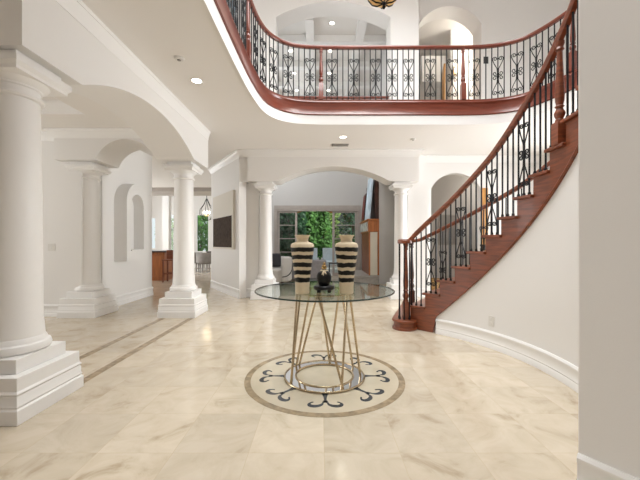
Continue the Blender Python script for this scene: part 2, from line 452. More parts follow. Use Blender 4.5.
# kitchen / hallway ceiling on the left rear
struct(MB().box(-9, -2.6, 5.88, 13.0, ZC, ZC + 0.1).build('ceiling', CEIL))
struct(MB().box(-9, -2.2, 13.0, 16.7, 3.55, 3.65).build('ceiling', CEIL))
struct(MB().box(-9, -2.9, 11.9, 13.0, 3.06, ZC - 0.001).build('trim_3', FRAMET))  # kitchen soffit; its shaded underside is put into the taupe colour
# dining room ceiling with a raised tray
struct(MB().box(-9, -3.28, 4.62, 5.4, 3.0, 3.1).box(-3.28, -2.6, 1.0, 5.4, 3.0, 3.1).build('ceiling', CEIL))
struct(MB().box(-9, -3.28, -1.2, 4.62, 3.16, 3.26).build('ceiling', CEIL))
crown = lambda s, h: [(0, 0), (s * 0.012, 0), (s * 0.02, h * 0.25), (s * 0.045, h * 0.5), (s * 0.07, h * 0.78), (s * 0.09, h * 0.8), (s * 0.095, h), (0, h)]
struct(MB().sweep([(-9, 4.62, 3.0), (-3.28, 4.62, 3.0), (-3.28, 1.0, 3.0)], crown(1, 0.16)).build('trim_4', TRIM))
# roof over the gallery and family room
struct(MB().box(-3.2, 6.2, -1.2, 7.6, ZR, ZR + 0.1).build('ceiling', CEIL))
struct(MB().box(-3.0, 2.12, 7.57, 12.2, 6.5, 6.6).build('ceiling', CEIL))
struct(MB().box(2.13, 6.2, 8.05, 12.2, 6.85, 6.95).build('ceiling', CEIL))
cb = MB()
for y in (8.5, 9.7, 10.9): cb.box(-3.0, 2.2, y - 0.1, y + 0.1, 6.33, 6.499)
for x in (-1.5, -0.25, 1.0): cb.box(x - 0.1, x + 0.1, 7.6, 12.0, 6.331, 6.4985)
struct(cb.build('trim_5', TRIM))

# ------------------------------------------------------------------ left colonnade walls
poly = [(2.215, 2.53), (2.76, 2.53)] + segarch(2.78, 5.24, 2.53, 0.31) + [(5.26, 2.53), (5.90, 2.53), (5.90, ZC - 0.001), (2.215, ZC - 0.001)]
struct(MB().prism(poly, fYZ, -2.6, -2.0).build('wall_left', WALL))
poly = [(-4.24, 2.53), (-3.60, 2.53)] + segarch(-3.58, -2.62, 2.53, 0.33) + [(-2.602, 2.53), (-2.602, ZC - 0.001), (-4.24, ZC - 0.001)]
struct(MB().prism(poly, fXZ, 5.26, 5.87).build('wall_left', WALL))
poly = [(-4.24, 2.53)] + segarch(-4.22, -2.64, 2.53, 0.31) + [(-2.602, 2.53), (-2.602, ZC - 0.001), (-4.24, ZC - 0.001)]
struct(MB().prism(poly, fXZ, 2.215, 2.76).build('wall_left', WALL))
struct(MB().box(-9, -3.90, 5.40, 5.86, 0, 3.0).build('wall_left', WALL))
struct(MB().box(-4.07, -3.87, 5.865, 7.6, 0, ZC).build('wall_left', WALL))
struct(MB().box(-9.2, -9.0, -1.2, 16.7, 0, 3.6).build('wall_left', WALL))
# crowns
struct(MB().sweep([(-2.6, 2.215, 3.03), (-2.0, 2.215, 3.03), (-2.0, 5.90, 3.03), (-2.6, 5.90, 3.03)], crown(0.35, 0.169)).build('trim_6', TRIM))
struct(MB().sweep([(-9, 5.40, 2.87), (-4.24, 5.40, 2.87), (-4.24, 5.26, 2.87), (-2.6, 5.26, 2.87)], crown(1, 0.129)).build('trim_7', TRIM))
BASE = [(0, 0), (0.022, 0), (0.022, 0.05), (0.016, 0.062), (0.020, 0.075), (0.016, 0.085), (0.016, 0.15), (0.022, 0.16), (0.022, 0.178), (0.010, 0.195), (0, 0.195)]
struct(MB().sweep([(-9, 5.40, 0), (-4.2, 5.40, 0)], BASE).build('baseboard_left', TRIM))
struct(MB().sweep([(-3.87, 5.88, 0), (-3.87, 7.6, 0), (-4.07, 7.6, 0)], BASE).build('baseboard_left', TRIM))

# projecting arched niche on the hall wall
def arch_outline(y0, y1, z0, zs, n=20):
    h = (y1 - y0) / 2; c = (y0 + y1) / 2
    return [(y0, z0)] + [(c - h * math.cos(PI * i / n), zs + h * math.sin(PI * i / n)) for i in range(n + 1)] + [(y1, z0)]
nic = thing('wall_niche', 'projecting white arched niche with a shallow sill on the left hall wall', 'niche', (-3.87, 6.55, 0.86))
OUT = arch_outline(6.2, 6.98, 0.86, 1.98); INN = arch_outline(6.34, 6.80, 1.06, 1.93)
def framed(outer, inner, fn, d0, d1):
    mb = MB(); n = len(outer)
    vs = [fn(a, b, d) for d in (d0, d1) for lst in (outer, inner) for a, b in lst]
    fs = []
    for i in range(n):
        j = (i + 1) % n
        fs.append((2 * n + i, 2 * n + j, 3 * n + j, 3 * n + i))     # front
        fs.append((i, n + i, n + j, j))                              # back
        fs.append((i, j, 2 * n + j, 2 * n + i)); fs.append((n + i, 3 * n + i, 3 * n + j, n + j))
    return mb.add(vs, fs)
framed(OUT, INN, fYZ, -3.869, -3.63).build('niche_surround', WALL, nic)
MB().prism(arch_outline(6.34, 6.80, 1.06, 1.93), fYZ, -3.8685, -3.84).build('niche_back', WALL, nic)
MB().box(-3.839, -3.60, 6.335, 6.805, 1.045, 1.075).build('sill', TRIM, nic, bevel=0.005)

# ------------------------------------------------------------------ back walls, lower level
poly = [(-1.56, 2.53), (-0.92, 2.53)] + segarch(-0.90, 1.50, 2.53, 0.32, 36) + [(1.52, 2.53), (2.125, 2.53), (2.125, ZC - 0.001), (-1.56, ZC - 0.001)]
struct(MB().prism(poly, fXZ, 7.10, 7.58).build('wall_back', WALL))
struct(MB().box(-1.75, -1.36, 7.34, 7.58, 0, 2.53).box(1.95, 2.4, 7.34, 7.58, 0, 2.53).box(-1.75, -1.561, 7.16, 7.58, 2.53, ZC - 0.001).box(2.126, 2.4, 7.5, 7.58, 2.53, ZC - 0.001).build('wall_back', WALL))
# slanted wall with the canvas
def slant(z0, z1, t0=0.0, t1=1.0, th=0.16):
    a = Vector((-1.75, 7.15)); b = Vector((-2.95, 8.95)); p = a.lerp(b, t0); q = a.lerp(b, t1)
    n = Vector((-(b - a).y, (b - a).x)).normalized(); n = -n if n.dot(Vector((1, 1))) < 0 else n
    return MB().prism([tuple(p), tuple(q), tuple(q + n * th), tuple(p + n * th)], fXY, z0, z1)
struct(slant(0, ZC - 0.001).build('wall_slanted', WALL))
struct(MB().box(-2.94, -2.8, 9.0, 16.6, 0, ZC).build('wall_kitchen', WALL))
sl = [(-2.95, 8.95, 0), (-1.75, 7.15, 0), (-1.72, 7.335, 0), (-1.36, 7.335, 0)]
struct(MB().sweep(sl, BASE).build('baseboard_back', TRIM))
struct(MB().sweep([(-2.95, 8.95, 3.05), (-1.75, 7.15, 3.05), (-1.56, 7.10, 3.05), (2.125, 7.10, 3.05), (2.125, 7.6, 3.05), (6.0, 7.6, 3.05)], crown(1, 0.149)).build('trim_8', TRIM))
# right rear wall with arched opening
poly = [(2.4, 0), (2.56, 0)] + segarch(2.56, 3.70, 2.45, 0.36) + [(3.70, 0), (6.0, 0), (6.0, ZC - 0.001), (2.4, ZC - 0.001)]
struct(MB().prism(poly, fXZ, 7.6, 7.75).build('wall_back', WALL))
struct(MB().box(2.401, 6.0, 9.0, 9.1, 0, ZC).build('wall_alcove', GREYW))
struct(MB().box(2.401, 6.0, 7.76, 9.0, ZC - 0.1, ZC).build('ceiling', CEIL))
struct(MB().sweep([(1.95, 7.335, 0), (2.4, 7.335, 0), (2.405, 7.6, 0), (2.56, 7.6, 0)], BASE).sweep([(3.7, 7.6, 0), (6.0, 7.6, 0)], BASE).build('baseboard_back', TRIM))
struct(MB().box(6.0, 6.2, -1.2, 12.2, 0, ZR).build('wall_right', WALL))
# upper walls
poly = [(-1.75, ZF - 0.019), (-0.95, ZF - 0.019)] + segarch(-0.95, 1.52, 6.06, 0.33, 36) + [(1.52, ZF - 0.019), (2.125, ZF - 0.019), (2.125, ZR), (-1.75, ZR)]
struct(MB().prism(poly, fXZ, 7.10, 7.56).build('wall_upper_back', WALL))
poly = [(2.05, ZF - 0.019), (2.28, ZF - 0.019)] + segarch(2.28, 3.72, 6.24, 0.42) + [(3.72, ZF - 0.019), (6.0, ZF - 0.019), (6.0, ZR), (2.05, ZR)]
struct(MB().prism(poly, fXZ, 7.601, 8.04).build('wall_upper_back', WALL))
struct(MB().box(2.2, 6.0, 8.04, 10.2, ZF - 0.16, ZF - 0.02).build('floor', CEIL))
struct(MB().box(2.2, 6.0, 10.2, 10.3, 3.3, 6.85).build('wall_upper_back', WALL))
# upper slanted wall around a tall tinted window
struct(slant(ZF - 0.019, 4.25).build('wall_upper_left', WALL)); struct(slant(6.85, ZR).build('wall_upper_left', WALL))
struct(slant(4.25, 6.85, 0.0, 0.08).build('wall_upper_left', WALL)); struct(slant(4.25, 6.85, 0.93, 1.0).build('wall_upper_left', WALL))
wn = sthing('window_1', 'tall blue tinted window on the upper left gallery wall', 'window', (-2.3, 8.0, 4.25))
fr = MB()
for t0, t1, z0, z1 in ((0.08, 0.12, 4.25, 6.85), (0.89, 0.93, 4.25, 6.85), (0.485, 0.525, 4.31, 6.79), (0.12, 0.89, 4.25, 4.31), (0.12, 0.89, 6.79, 6.85), (0.12, 0.89, 5.52, 5.56)):
    s = slant(z0, z1, t0, t1, 0.1); fr.add(s.v, s.f)
fr.build('window_frame', FRAMET, wn)
slant(4.31, 6.79, 0.12, 0.89, 0.012).build('glass_pane', BLUEPANE, wn)
struct(MB().box(-3.2, -3.0, 8.95, 12.2, 3.3, 6.5).build('wall_family_left', GREYW))

# ------------------------------------------------------------------ family room shell with sliding doors
struct(MB().box(-3.2, -1.64, 12.0, 12.2, 0, 6.5).box(1.46, 6.0, 12.0, 12.2, 0, 6.5).box(-1.641, 1.461, 12.0, 12.2, 2.5, 6.499).build('wall_back', GREYW))
struct(MB().box(1.72, 6.0, 9.62, 9.8, 0, 3.1).build('wall_family_right', GREYW))
struct(MB().box(1.72, 1.9, 9.801, 12.0, 0, 6.5).box(1.72, 1.9, 7.59, 9.8, 3.101, 6.5).box(1.901, 2.12, 8.06, 8.2, 3.6, 6.84).build('wall_family_right', GREYW))
struct(MB().box(-1.66, 1.48, 11.96, 11.999, 2.44, 2.56).build('trim_9', FRAMET))
dr = sthing('door_1', 'wide taupe framed sliding glass doors open to the patio, two side panels with muntins', 'sliding door', (0, 12.02, 0))
MB().box(-1.66, -1.56, 11.97, 12.1, 0, 2.44).box(1.36, 1.48, 11.97, 12.1, 0, 2.44).box(-1.561, 1.361, 11.97, 12.1, 2.36, 2.4399).build('door_frame', FRAMET, dr)
for x0, x1 in ((-1.555, -0.83), (0.45, 1.355)):
    f = MB().box(x0, x0 + 0.08, 12.02, 12.07, 0, 2.36).box(x1 - 0.08, x1, 12.02, 12.07, 0, 2.36).box(x0 + 0.08, x1 - 0.08, 12.02, 12.07, 0, 0.12).box(x0 + 0.08, x1 - 0.08, 12.02, 12.07, 2.3, 2.36)
    pf = f.build('panel_frame', FRAMET, dr)
    g = MB()
    for z in (0.38, 0.87, 1.36, 1.85): g.box(x0 + 0.08, x1 - 0.08, 12.03, 12.06, z - 0.013, z + 0.013)
    g.build('muntins', FRAMET, pf)
    MB().box(x0 + 0.08, x1 - 0.08, 12.043, 12.048, 0.12, 2.3).build('glass_pane', PANE, pf)

# far gallery rail over the family room
gr = thing('gallery_railing', 'straight far mahogany railing on the family room side of the upper gallery', 'railing', (0.3, 7.3, ZF - 0.02))
RAIL = [(0.03, -0.015), (0.034, 0.0), (0.03, 0.018), (0.018, 0.028), (-0.018, 0.028), (-0.03, 0.018), (-0.034, 0.0), (-0.03, -0.015), (-0.02, -0.03), (0.02, -0.03)]
MB().sweep([(-0.945, 7.3, 4.42), (1.515, 7.3, 4.42)], RAIL, perp=True).build('handrail', WOODR, gr)
MB().sweep([(-0.945, 7.3, ZF), (1.515, 7.3, ZF)], RAIL, perp=True).build('bottom_rail', WOODR, gr)
bproto = MB().tube([(-0.9, 7.3, ZF), (-0.9, 7.3, 4.4)], 0.008, 5).build('baluster', IRON, gr)
for k in range(1, 20):
    c = bproto.copy(); COL.objects.link(c); c.parent = gr; c.location = (k * 0.126, 0, 0)

# ------------------------------------------------------------------ columns
def column(loc, r, half, label, group):
    t = thing('column', label, 'column', (loc[0], loc[1], 0), group)
    h = half
    plinth = MB().lathe([(h, 0), (h, 0.095), (h - 0.012, 0.105), (h - 0.006, 0.118), (h - 0.012, 0.13), (h - 0.012, 0.175), (h - 0.018, 0.185), (h - 0.008, 0.20), (h - 0.02, 0.215), (h - 0.022, 0.30), (h - 0.022, 0.305)], (*loc, 0), sq=True).build('plinth', TRIM, t, bevel=0.003)
    MB().lathe([(h - 0.085, 0.3055), (h - 0.085, 0.405)], (*loc, 0), sq=True).build('plinth_step', TRIM, plinth, bevel=0.004)
    MB().lathe([(r + 0.005, 0.4055), (r + 0.035, 0.4057), (r + 0.05, 0.42), (r + 0.053, 0.44), (r + 0.045, 0.465), (r + 0.028, 0.475), (r + 0.024, 0.49), (r + 0.012, 0.51), (r, 0.515)], (*loc, 0), 48).build('base_torus', TRIM, t)
    pr = []
    for i in range(13):
        u = i / 12; pr.append((r + 0.012 * max(0, 1 - u * 14) - 0.018 * u ** 1.6, 0.512 + u * (2.255 - 0.512)))
    MB().lathe(pr, (*loc, 0), 48).build('shaft', TRIM, t)
    q = r - 0.018
    capital = MB().lathe([(q, 2.2551), (q + 0.022, 2.26), (q + 0.028, 2.273), (q + 0.02, 2.288), (q + 0.002, 2.295), (q + 0.002, 2.335), (q + 0.014, 2.342), (q + 0.016, 2.352), (q + 0.045, 2.372), (q + 0.058, 2.390)], (*loc, 0), 48).build('capital', TRIM, t)
    ha = min(q + 0.095, half - 0.055)
    MB().lathe([(ha - 0.03, 2.3905), (ha - 0.022, 2.393), (ha - 0.02, 2.415), (ha - 0.004, 2.435), (ha, 2.44), (ha, 2.478), (ha - 0.05, 2.480), (ha - 0.05, 2.529)], (*loc, 0), sq=True).build('abacus', TRIM, capital, ang=20)
    return t
column((-2.285, 2.462), 0.172, 0.305, 'large white round column on stepped plinth at left edge, nearest of the columns', 'white columns')
column((-2.30, 5.575), 0.168, 0.305, 'white column with brown inlay strips at its foot, in front of kitchen view', 'white columns')
column((-3.90, 5.575), 0.160, 0.305, 'white column next to the arched wall niche, between two left columns', 'white columns')
column((-1.20, 7.30), 0.145, 0.285, 'white column left of the family room arch, beside the slanted wall', 'white columns')
column((1.785, 7.30), 0.145, 0.285, 'white column right of the family room arch, behind the stair newel', 'white columns')

# ------------------------------------------------------------------ near right wall and curved stair wall
NW = [(1.237, 1.588), (1.90, 0.605), (2.2, 0.85), (1.57, 1.72)]
struct(MB().prism(NW, fXY, 0, ZR).build('wall_right', WALL, bevel=0.012))
struct(MB().sweep([(1.240, 1.5835, 0), (1.897, 0.6095, 0)], BASE).build('baseboard_right', TRIM))

# ------------------------------------------------------------------ stair
RI, RO = 2.07, 3.15
TH = lambda n: 54.1 - 5.8 * (n - 2)            # nosing angle of step n
SZ = lambda n: 0.14 + 0.192 * (n - 1)          # tread height of step n
NS = 19
def nosing(th):
    n = 2 + (54.1 - th) / 5.8
    return 0.14 + 0.192 * (n - 1)
def pol(r, th, z): return (CX + r * math.cos(R(th)), CY + r * math.sin(R(th)), z)
# plaster wall under the stair
mb = MB(); vs = []; fs = []
ths = [43.2 - (43.2 + 46) * i / 60 for i in range(61)]
for th in ths:
    top = max(0.02, min(nosing(th) - 0.40, nosing(th) - 0.40))
    for r in (RI, RI + 0.10):
        vs.append(pol(r, th, 0)); vs.append(pol(r, th, top))
for i in range(60):
    a = i * 4; b = a + 4
    fs += [(a, a + 1, b + 1, b), (a + 2, b + 2, b + 3, a + 3), (a + 1, a + 3, b + 3, b + 1)]
fs += [(0, 2, 3, 1), (240, 241, 243, 242)]
struct(mb.add(vs, fs).build('wall_stair', WALL))
struct(MB().sweep([pol(RI, th, 0) for th in ths], BASE).build('baseboard_stair', TRIM))

st = thing('curved_staircase', 'curving mahogany staircase rising along the white curved wall on the right', 'staircase', pol(2.6, 50, 0))
def stringer(r, face_out):
    vs = []; fs = []; cols = []
    r2 = r + 0.05 * face_out
    # stepped top edge, raked bottom edge
    for n in range(1, NS):
        ta = TH(n) - 0.8 if n > 1 else 58.0; tb = TH(n + 1) - 0.8
        for j in range(5): cols.append((ta + (tb - ta) * j / 4, SZ(n) - 0.03))
    for th, z in cols:
        low = max(0.0, nosing(th) - 0.475)
        if th > 44.0: low = 0.0
        for rr in (r, r2):
            vs.append(pol(rr, th, low)); vs.append(pol(rr, th, z))
    m = len(cols)
    for i in range(m - 1):
        a = i * 4; b = a + 4
        fs += [(a, a + 1, b + 1, b), (a + 2, b + 2, b + 3, a + 3), (a + 1, a + 3, b + 3, b + 1), (a, b, b + 2, a + 2)]
    fs += [(0, 2, 3, 1), ((m - 1) * 4, (m - 1) * 4 + 1, (m - 1) * 4 + 3, (m - 1) * 4 + 2)]
    return MB().add(vs, fs)
stringer(RI - 0.012, 1).build('stringer', WOOD, st, ang=20)
stringer(RO + 0.012, -1).build('stringer', WOOD, st, ang=20)
# bead along the lower edge of the inner stringer
MB().sweep([pol(RI - 0.012, th, nosing(th) - 0.468) for th in [43.5 - 89 * i / 60 for i in range(61)]], [(0.0, -0.012), (0.014, -0.012), (0.018, 0.0), (0.014, 0.014), (0.0, 0.014)]).build('stringer_bead', WOOD, st)
def wedge(r0, r1, ta, tb, z0, z1, n=6):
    mb = MB(); vs = []
    for i in range(n + 1):
        th = ta + (tb - ta) * i / n
        vs += [pol(r0, th, z0), pol(r1, th, z0), pol(r0, th, z1), pol(r1, th, z1)]
    fs = []
    for i in range(n):
        a = i * 4; b = a + 4
        fs += [(a, a + 1, b + 1, b), (a + 2, b + 2, b + 3, a + 3), (a, b, b + 2, a + 2), (a + 1, a + 3, b + 3, b + 1)]
    fs += [(0, 2, 3, 1), (n * 4, n * 4 + 1, n * 4 + 3, n * 4 + 2)]
    return mb.add(vs, fs)
for n in range(2, NS + 1):
    tr_ = wedge(RI - 0.045, RO + 0.03, TH(n) + 0.1, TH(n + 1) - 0.9 if n < NS else TH(n) - 4, SZ(n) - 0.03, SZ(n)).build('tread', WOOD, st, bevel=0.006)
    wedge(RI + 0.04, RO - 0.04, TH(n) - 0.75, TH(n) - 1.25, SZ(n - 1) + 0.001, SZ(n) - 0.031, 1).build('riser', WOOD, tr_)
# bullnose starting step
NEW = (1.19, 4.635); NEWO = (CX + RO * math.cos(R(60.5)), CY + RO * math.sin(R(60.5)))
def bull(grow, z0, z1):
    c1 = Vector(NEW); c2 = Vector(NEWO); d = (c2 - c1).normalized(); r = 0.15 + grow
    a0 = math.atan2(d.y, d.x)
    pts = [(c1.x + r * math.cos(a0 + PI / 2 + PI * i / 14), c1.y + r * math.sin(a0 + PI / 2 + PI * i / 14)) for i in range(15)]
    pts += [pol(RI + 0.055, TH(2) - 0.6, 0)[:2], pol(RO - 0.055, TH(2) - 0.6, 0)[:2]]
    pts += [(c2.x + r * math.cos(a0 - PI / 2 + PI * i / 14), c2.y + r * math.sin(a0 - PI / 2 + PI * i / 14)) for i in range(2, 15)]
    return MB().prism(pts, fXY, z0, z1)
def bullnose_pts(grow):
    c1 = Vector(NEW); c2 = Vector(NEWO); d = (c2 - c1).normalized(); r = 0.15 + grow; a0 = math.atan2(d.y, d.x)
    loop = [(c1.x + r * math.cos(a0 + PI + PI * 0.55 - PI * 1.1 * i / 18), c1.y + r * math.sin(a0 + PI + PI * 0.55 - PI * 1.1 * i / 18)) for i in range(19)]
    loop += [(c2.x + r * math.cos(a0 + PI * 0.5 - PI * i / 18), c2.y + r * math.sin(a0 + PI * 0.5 - PI * i / 18)) for i in range(19)]
    return loop
MB().prism(bullnose_pts(0.0), fXY, 0, 0.108).build('starting_step', WOOD, st)
MB().prism(bullnose_pts(0.022), fXY, 0, 0.03).build('starting_step_moulding', WOOD, st, bevel=0.006)
MB().prism(bullnose_pts(0.025), fXY, 0.1085, 0.14).build('tread', WOOD, st, bevel=0.008)

TURN = lambda z0, z1: [(0.036, z0), (0.036, z0 + (z1 - z0) * .02), (0.028, z0 + (z1 - z0) * .04), (0.042, z0 + (z1 - z0) * .08), (0.044, z0 + (z1 - z0) * .11), (0.03, z0 + (z1 - z0) * .15), (0.026, z0 + (z1 - z0) * .17), (0.038, z0 + (z1 - z0) * .19), (0.026, z0 + (z1 - z0) * .21), (0.034, z0 + (z1 - z0) * .26), (0.037, z0 + (z1 - z0) * .34), (0.031, z0 + (z1 - z0) * .52), (0.024, z0 + (z1 - z0) * .75), (0.021, z0 + (z1 - z0) * .88), (0.034, z0 + (z1 - z0) * .9), (0.026, z0 + (z1 - z0) * .93), (0.036, z0 + (z1 - z0) * .97), (0.036, z1)]
def post(x, y, z0, z1, block=0.22, s=1.0, square=0.044, material=WOOD, parent=None, rz=0.0):
    mb = MB().lathe([(square * s * 1.414, z0), (square * s * 1.414, z0 + block - 0.012), (square * s * 1.2, z0 + block)], (x, y, 0), 4, rot=PI / 4 + rz)
    mb.lathe([(r * s, z) for r, z in TURN(z0 + block + 0.0005, z1)], (x, y, 0), 20)
    return mb.build('newel_post', material, parent)

# scroll panel drawn once, in a local frame (X across, Z up, origin at the foot)
def scroll_mesh(w, z0, z1):
    mb = MB(); zm = (z0 + z1) / 2; zc = z1 - w * 0.42; r = w * 0.42; cx = w * 0.50
    def spiral(cx, cz, r0, r1, a0, a1, n=15):
        return [(cx + (r0 + (r1 - r0) * i / n) * math.cos(R(a0 + (a1 - a0) * i / n)), 0, cz + (r0 + (r1 - r0) * i / n) * math.sin(R(a0 + (a1 - a0) * i / n))) for i in range(n + 1)]
    for sx in (1, -1):
        for sz in (1, -1):
            top = spiral(cx, zc - zm, r * 0.2, r, 470, -10, 26)           # curl, opens to the outer side
            mid = spiral(cx * 1.0, w * 0.44, r * 0.98, r * 0.25, 175, 175 + 430, 24)
            pts = top + [(w * 0.62, 0, (zc - zm) * 0.72), (w * 0.14, 0, (zc - zm) * 0.34 + w * 0.25)] + mid
            mb.tube([(sx * x, 0, zm + sz * z) for x, y, z in pts], 0.0068, 5)
    mb.box(-0.017, 0.017, -0.011, 0.011, zm - 0.04, zm + 0.04)
    mb.box(-0.013, 0.013, -0.009, 0.009, z1 - w * .5, z1 - w * .34).box(-0.013, 0.013, -0.009, 0.009, z0 + w * .34, z0 + w * .5)
    return mb
def place(proto, loc, tangent, parent):
    c = proto.copy(); COL.objects.link(c); c.parent = parent
    c.location = Vector(loc) - parent_loc(parent); c.rotation_euler = (0, 0, math.atan2(tangent[1], tangent[0])); return c

# ------------------------------------------------------------------ gallery (balcony) railing
rp = [Vector((p.x, p.y)) for p in edge]
# run the rail on the slab, 2 cm in from the fascia face
rail = []
for i, p in enumerate(E3):
    t = (E3[min(i + 1, len(E3) - 1)] - E3[max(i - 1, 0)]).normalized(); r_ = Vector((t.y, -t.x, 0)); rail.append(p - r_ * 0.03)
full = Path2([(p.x, p.y) for p in rail])
s0 = full.near(-0.93, 2.2); s1 = full.near(3.57, 3.9)
seg = [Vector((q.x, q.y, 0)) for q, s in zip(full.p, full.s) if s0 <= s <= s1]
br = thing('balcony_railing', 'curved balcony railing with mahogany handrail and black iron scroll panels above the foyer', 'railing', (0.9, 5.55, ZF))
ZH = 4.505
MB().sweep([(p.x, p.y, ZH) for p in seg], [(u * 1.05, v) for u, v in RAIL], perp=True).build('handrail', WOODR, br)
MB().sweep([(p.x, p.y, ZF + 0.02) for p in seg], [(0.03, -0.023), (0.03, 0.01), (0.018, 0.022), (-0.018, 0.022), (-0.03, 0.01), (-0.03, -0.023)]).build('bottom_rail', WOODR, br)
nproto = post(0, 0, 0.04, ZH - ZF - 0.02, 0.28, 0.92, 0.042, WOODR)
nproto.name = 'newel_post'; nproto.parent = br
posts = [full.near(-0.93, 2.2), full.near(-0.93, 4.4), full.near(0.017, 5.55), full.near(2.42, 5.55), full.near(3.53, 4.62), full.near(3.57, 3.9)]
# exact positions along the straight run
def s_at_x(x):
    for i in range(1, len(full.p)):
        if full.p[i - 1].x <= x <= full.p[i].x and full.p[i].y > 5.4:
            t = (x - full.p[i - 1].x) / (full.p[i].x - full.p[i - 1].x); return full.s[i - 1] + t * (full.s[i] - full.s[i - 1])
posts[2] = s_at_x(0.017); posts[3] = s_at_x(2.42)
q, tg = full.at(posts[0]); nproto.location = Vector((q.x, q.y, ZF)) - parent_loc(br)
for s in posts[1:]:
    q, tg = full.at(s); place(nproto, (q.x, q.y, ZF), tg, br)
bal = MB().tube([(0, 0, 0.04), (0, 0, ZH - ZF - 0.02)], 0.0092, 6).build('baluster', IRON, None); bal.parent = br
scr = scroll_mesh(0.090, 0.10, 0.74).build('scroll_panel', IRON, None); scr.parent = br
firstb = firsts = True
PAT = {0: None}
for a, b in zip(posts[:-1], posts[1:]):
    n = max(2, round((b - a) / 0.0923)); d = (b - a) / n
    if abs(n - 26) <= 1: sc_idx = [2, 6, 10, 13, 16, 20, 24]
    else: sc_idx = [i for i in range(2, n - 1, 4)]
    if a == posts[1]: sc_idx = [n - i for i in (2, 6, 9, 12, 15) if n - i > 1]
    if a == posts[3]: sc_idx = [i for i in (2, 6, 9, 12, 15) if i < n - 1]
    for i in range(1, n):
        q, tg = full.at(a + d * i)
        if firstb:
            bal.location = Vector((q.x, q.y, ZF)) - parent_loc(br); firstb = False
        else: place(bal, (q.x, q.y, ZF), tg, br)
        if i in sc_idx:
            if firsts:
                scr.location = Vector((q.x, q.y, ZF)) - parent_loc(br); scr.rotation_euler = (0, 0, math.atan2(tg[1], tg[0])); firsts = False
            else: place(scr, (q.x, q.y, ZF), tg, br)

# ------------------------------------------------------------------ stair railings
def stair_rail(r, label, inner):
    root = thing('stair_railing', label, 'railing', pol(r, 45, 0), 'stair railings')
    def hz(th):
        h = 0.80 + 0.10 * max(0, min(1, (th - 22) / 26)) if inner else 0.86 + 0.19 * max(0, min(1, (th - 30) / 28))
        return nosing(th) + h
    a_end = -40
    path = []
    if inner:
        path += [(NEW[0] - 0.07, NEW[1] - 0.01, 1.225), (NEW[0], NEW[1], 1.225), (NEW[0] + 0.05, NEW[1] - 0.03, 1.225)]
        start = 52
        pts = [Vector(p) for p in path] + [Vector(pol(r, th, max(1.24, hz(th)))) for th in [start - (start - a_end) * i / 40 for i in range(41)]]
    else:
        pts = [Vector((NEWO[0], NEWO[1], 1.235))] + [Vector(pol(r, th, max(1.245, hz(th)))) for th in [58 - (58 - a_end) * i / 40 for i in range(41)]]
    pts = smooth_path(pts, 2)
    MB().sweep(pts, RAIL, perp=True).build('handrail', WOOD, root)
    def railz(th): return max(1.24, hz(th)) - 0.045
    # newel at the foot
    c = NEW if inner else NEWO
    if inner:
        MB().lathe([(0.0, 1.19), (0.085, 1.19), (0.10, 1.20), (0.10, 1.235), (0.085, 1.252), (0.0, 1.256)], (c[0], c[1], 0), 28).build('rail_volute', WOOD, root)
        post(c[0] + 0.015, c[1], 0.1405, 1.195, 0.24, 1.0, 0.04, WOOD, root)
        k0 = MB().tube([(0, 0, 0.1405), (0, 0, 1.19)], 0.0085, 6).lathe([(0.018, 0.1405), (0.016, 0.165), (0.009, 0.18)], (0, 0, 0), 8).build('cage_baluster', IRON, None)
        k0.parent = root
        angs = (150, 195, 250, 310, 20)
        for i, an in enumerate(angs):
            x, y = c[0] + 0.078 * math.cos(R(an)), c[1] + 0.078 * math.sin(R(an))
            if i == 0: k0.location = Vector((x, y, 0)) - parent_loc(root)
            else: place(k0, (x, y, 0), (1, 0), root)
    else:
        post(c[0], c[1], 0.1405, 1.21, 0.24, 1.0, 0.042, DKWOOD, root)
    pt = -2.2
    if inner: post(*pol(r, pt, 0)[:2], SZ(11) + 0.0005, hz(pt) - 0.03, 0.20, 1.0, 0.045, WOOD, root, R(pt))
    lens = {}
    for n in range(2, NS):
        d = 5.8
        for k in range(3):
            th = TH(n) - 1.1 - k * d / 3
            if inner and abs(th - pt) < 1.2: continue
            p = pol(r, th, SZ(n) + 0.0005); h = railz(th) - SZ(n)
            MB().tube([p, (p[0], p[1], p[2] + h)], 0.0088, 6).lathe([(0.016, 0.0), (0.015, 0.022), (0.009, 0.034)], p, 8).build('baluster', IRON, root)
            if k == 1 and (n % 2 == (1 if inner else 0)) and n < 16:
                tgt = (math.sin(R(th)), -math.cos(R(th)))
                if 'sp' not in lens:
                    lens['sp'] = scroll_mesh(0.068, 0.10, 0.74).build('scroll_panel', IRON, None); lens['sp'].parent = root
                    o = lens['sp']; o.location = Vector(p) - parent_loc(root); o.rotation_euler = (0, 0, math.atan2(tgt[1], tgt[0]))
                else: place(lens['sp'], p, tgt, root)
    return root
stair_rail(RI - 0.005, 'stair railing on the near inner side of the stairs, ending in the volute newel', True)
stair_rail(RO - 0.0, 'stair railing on the far outer side of the stairs, seen through the nearer one', False)

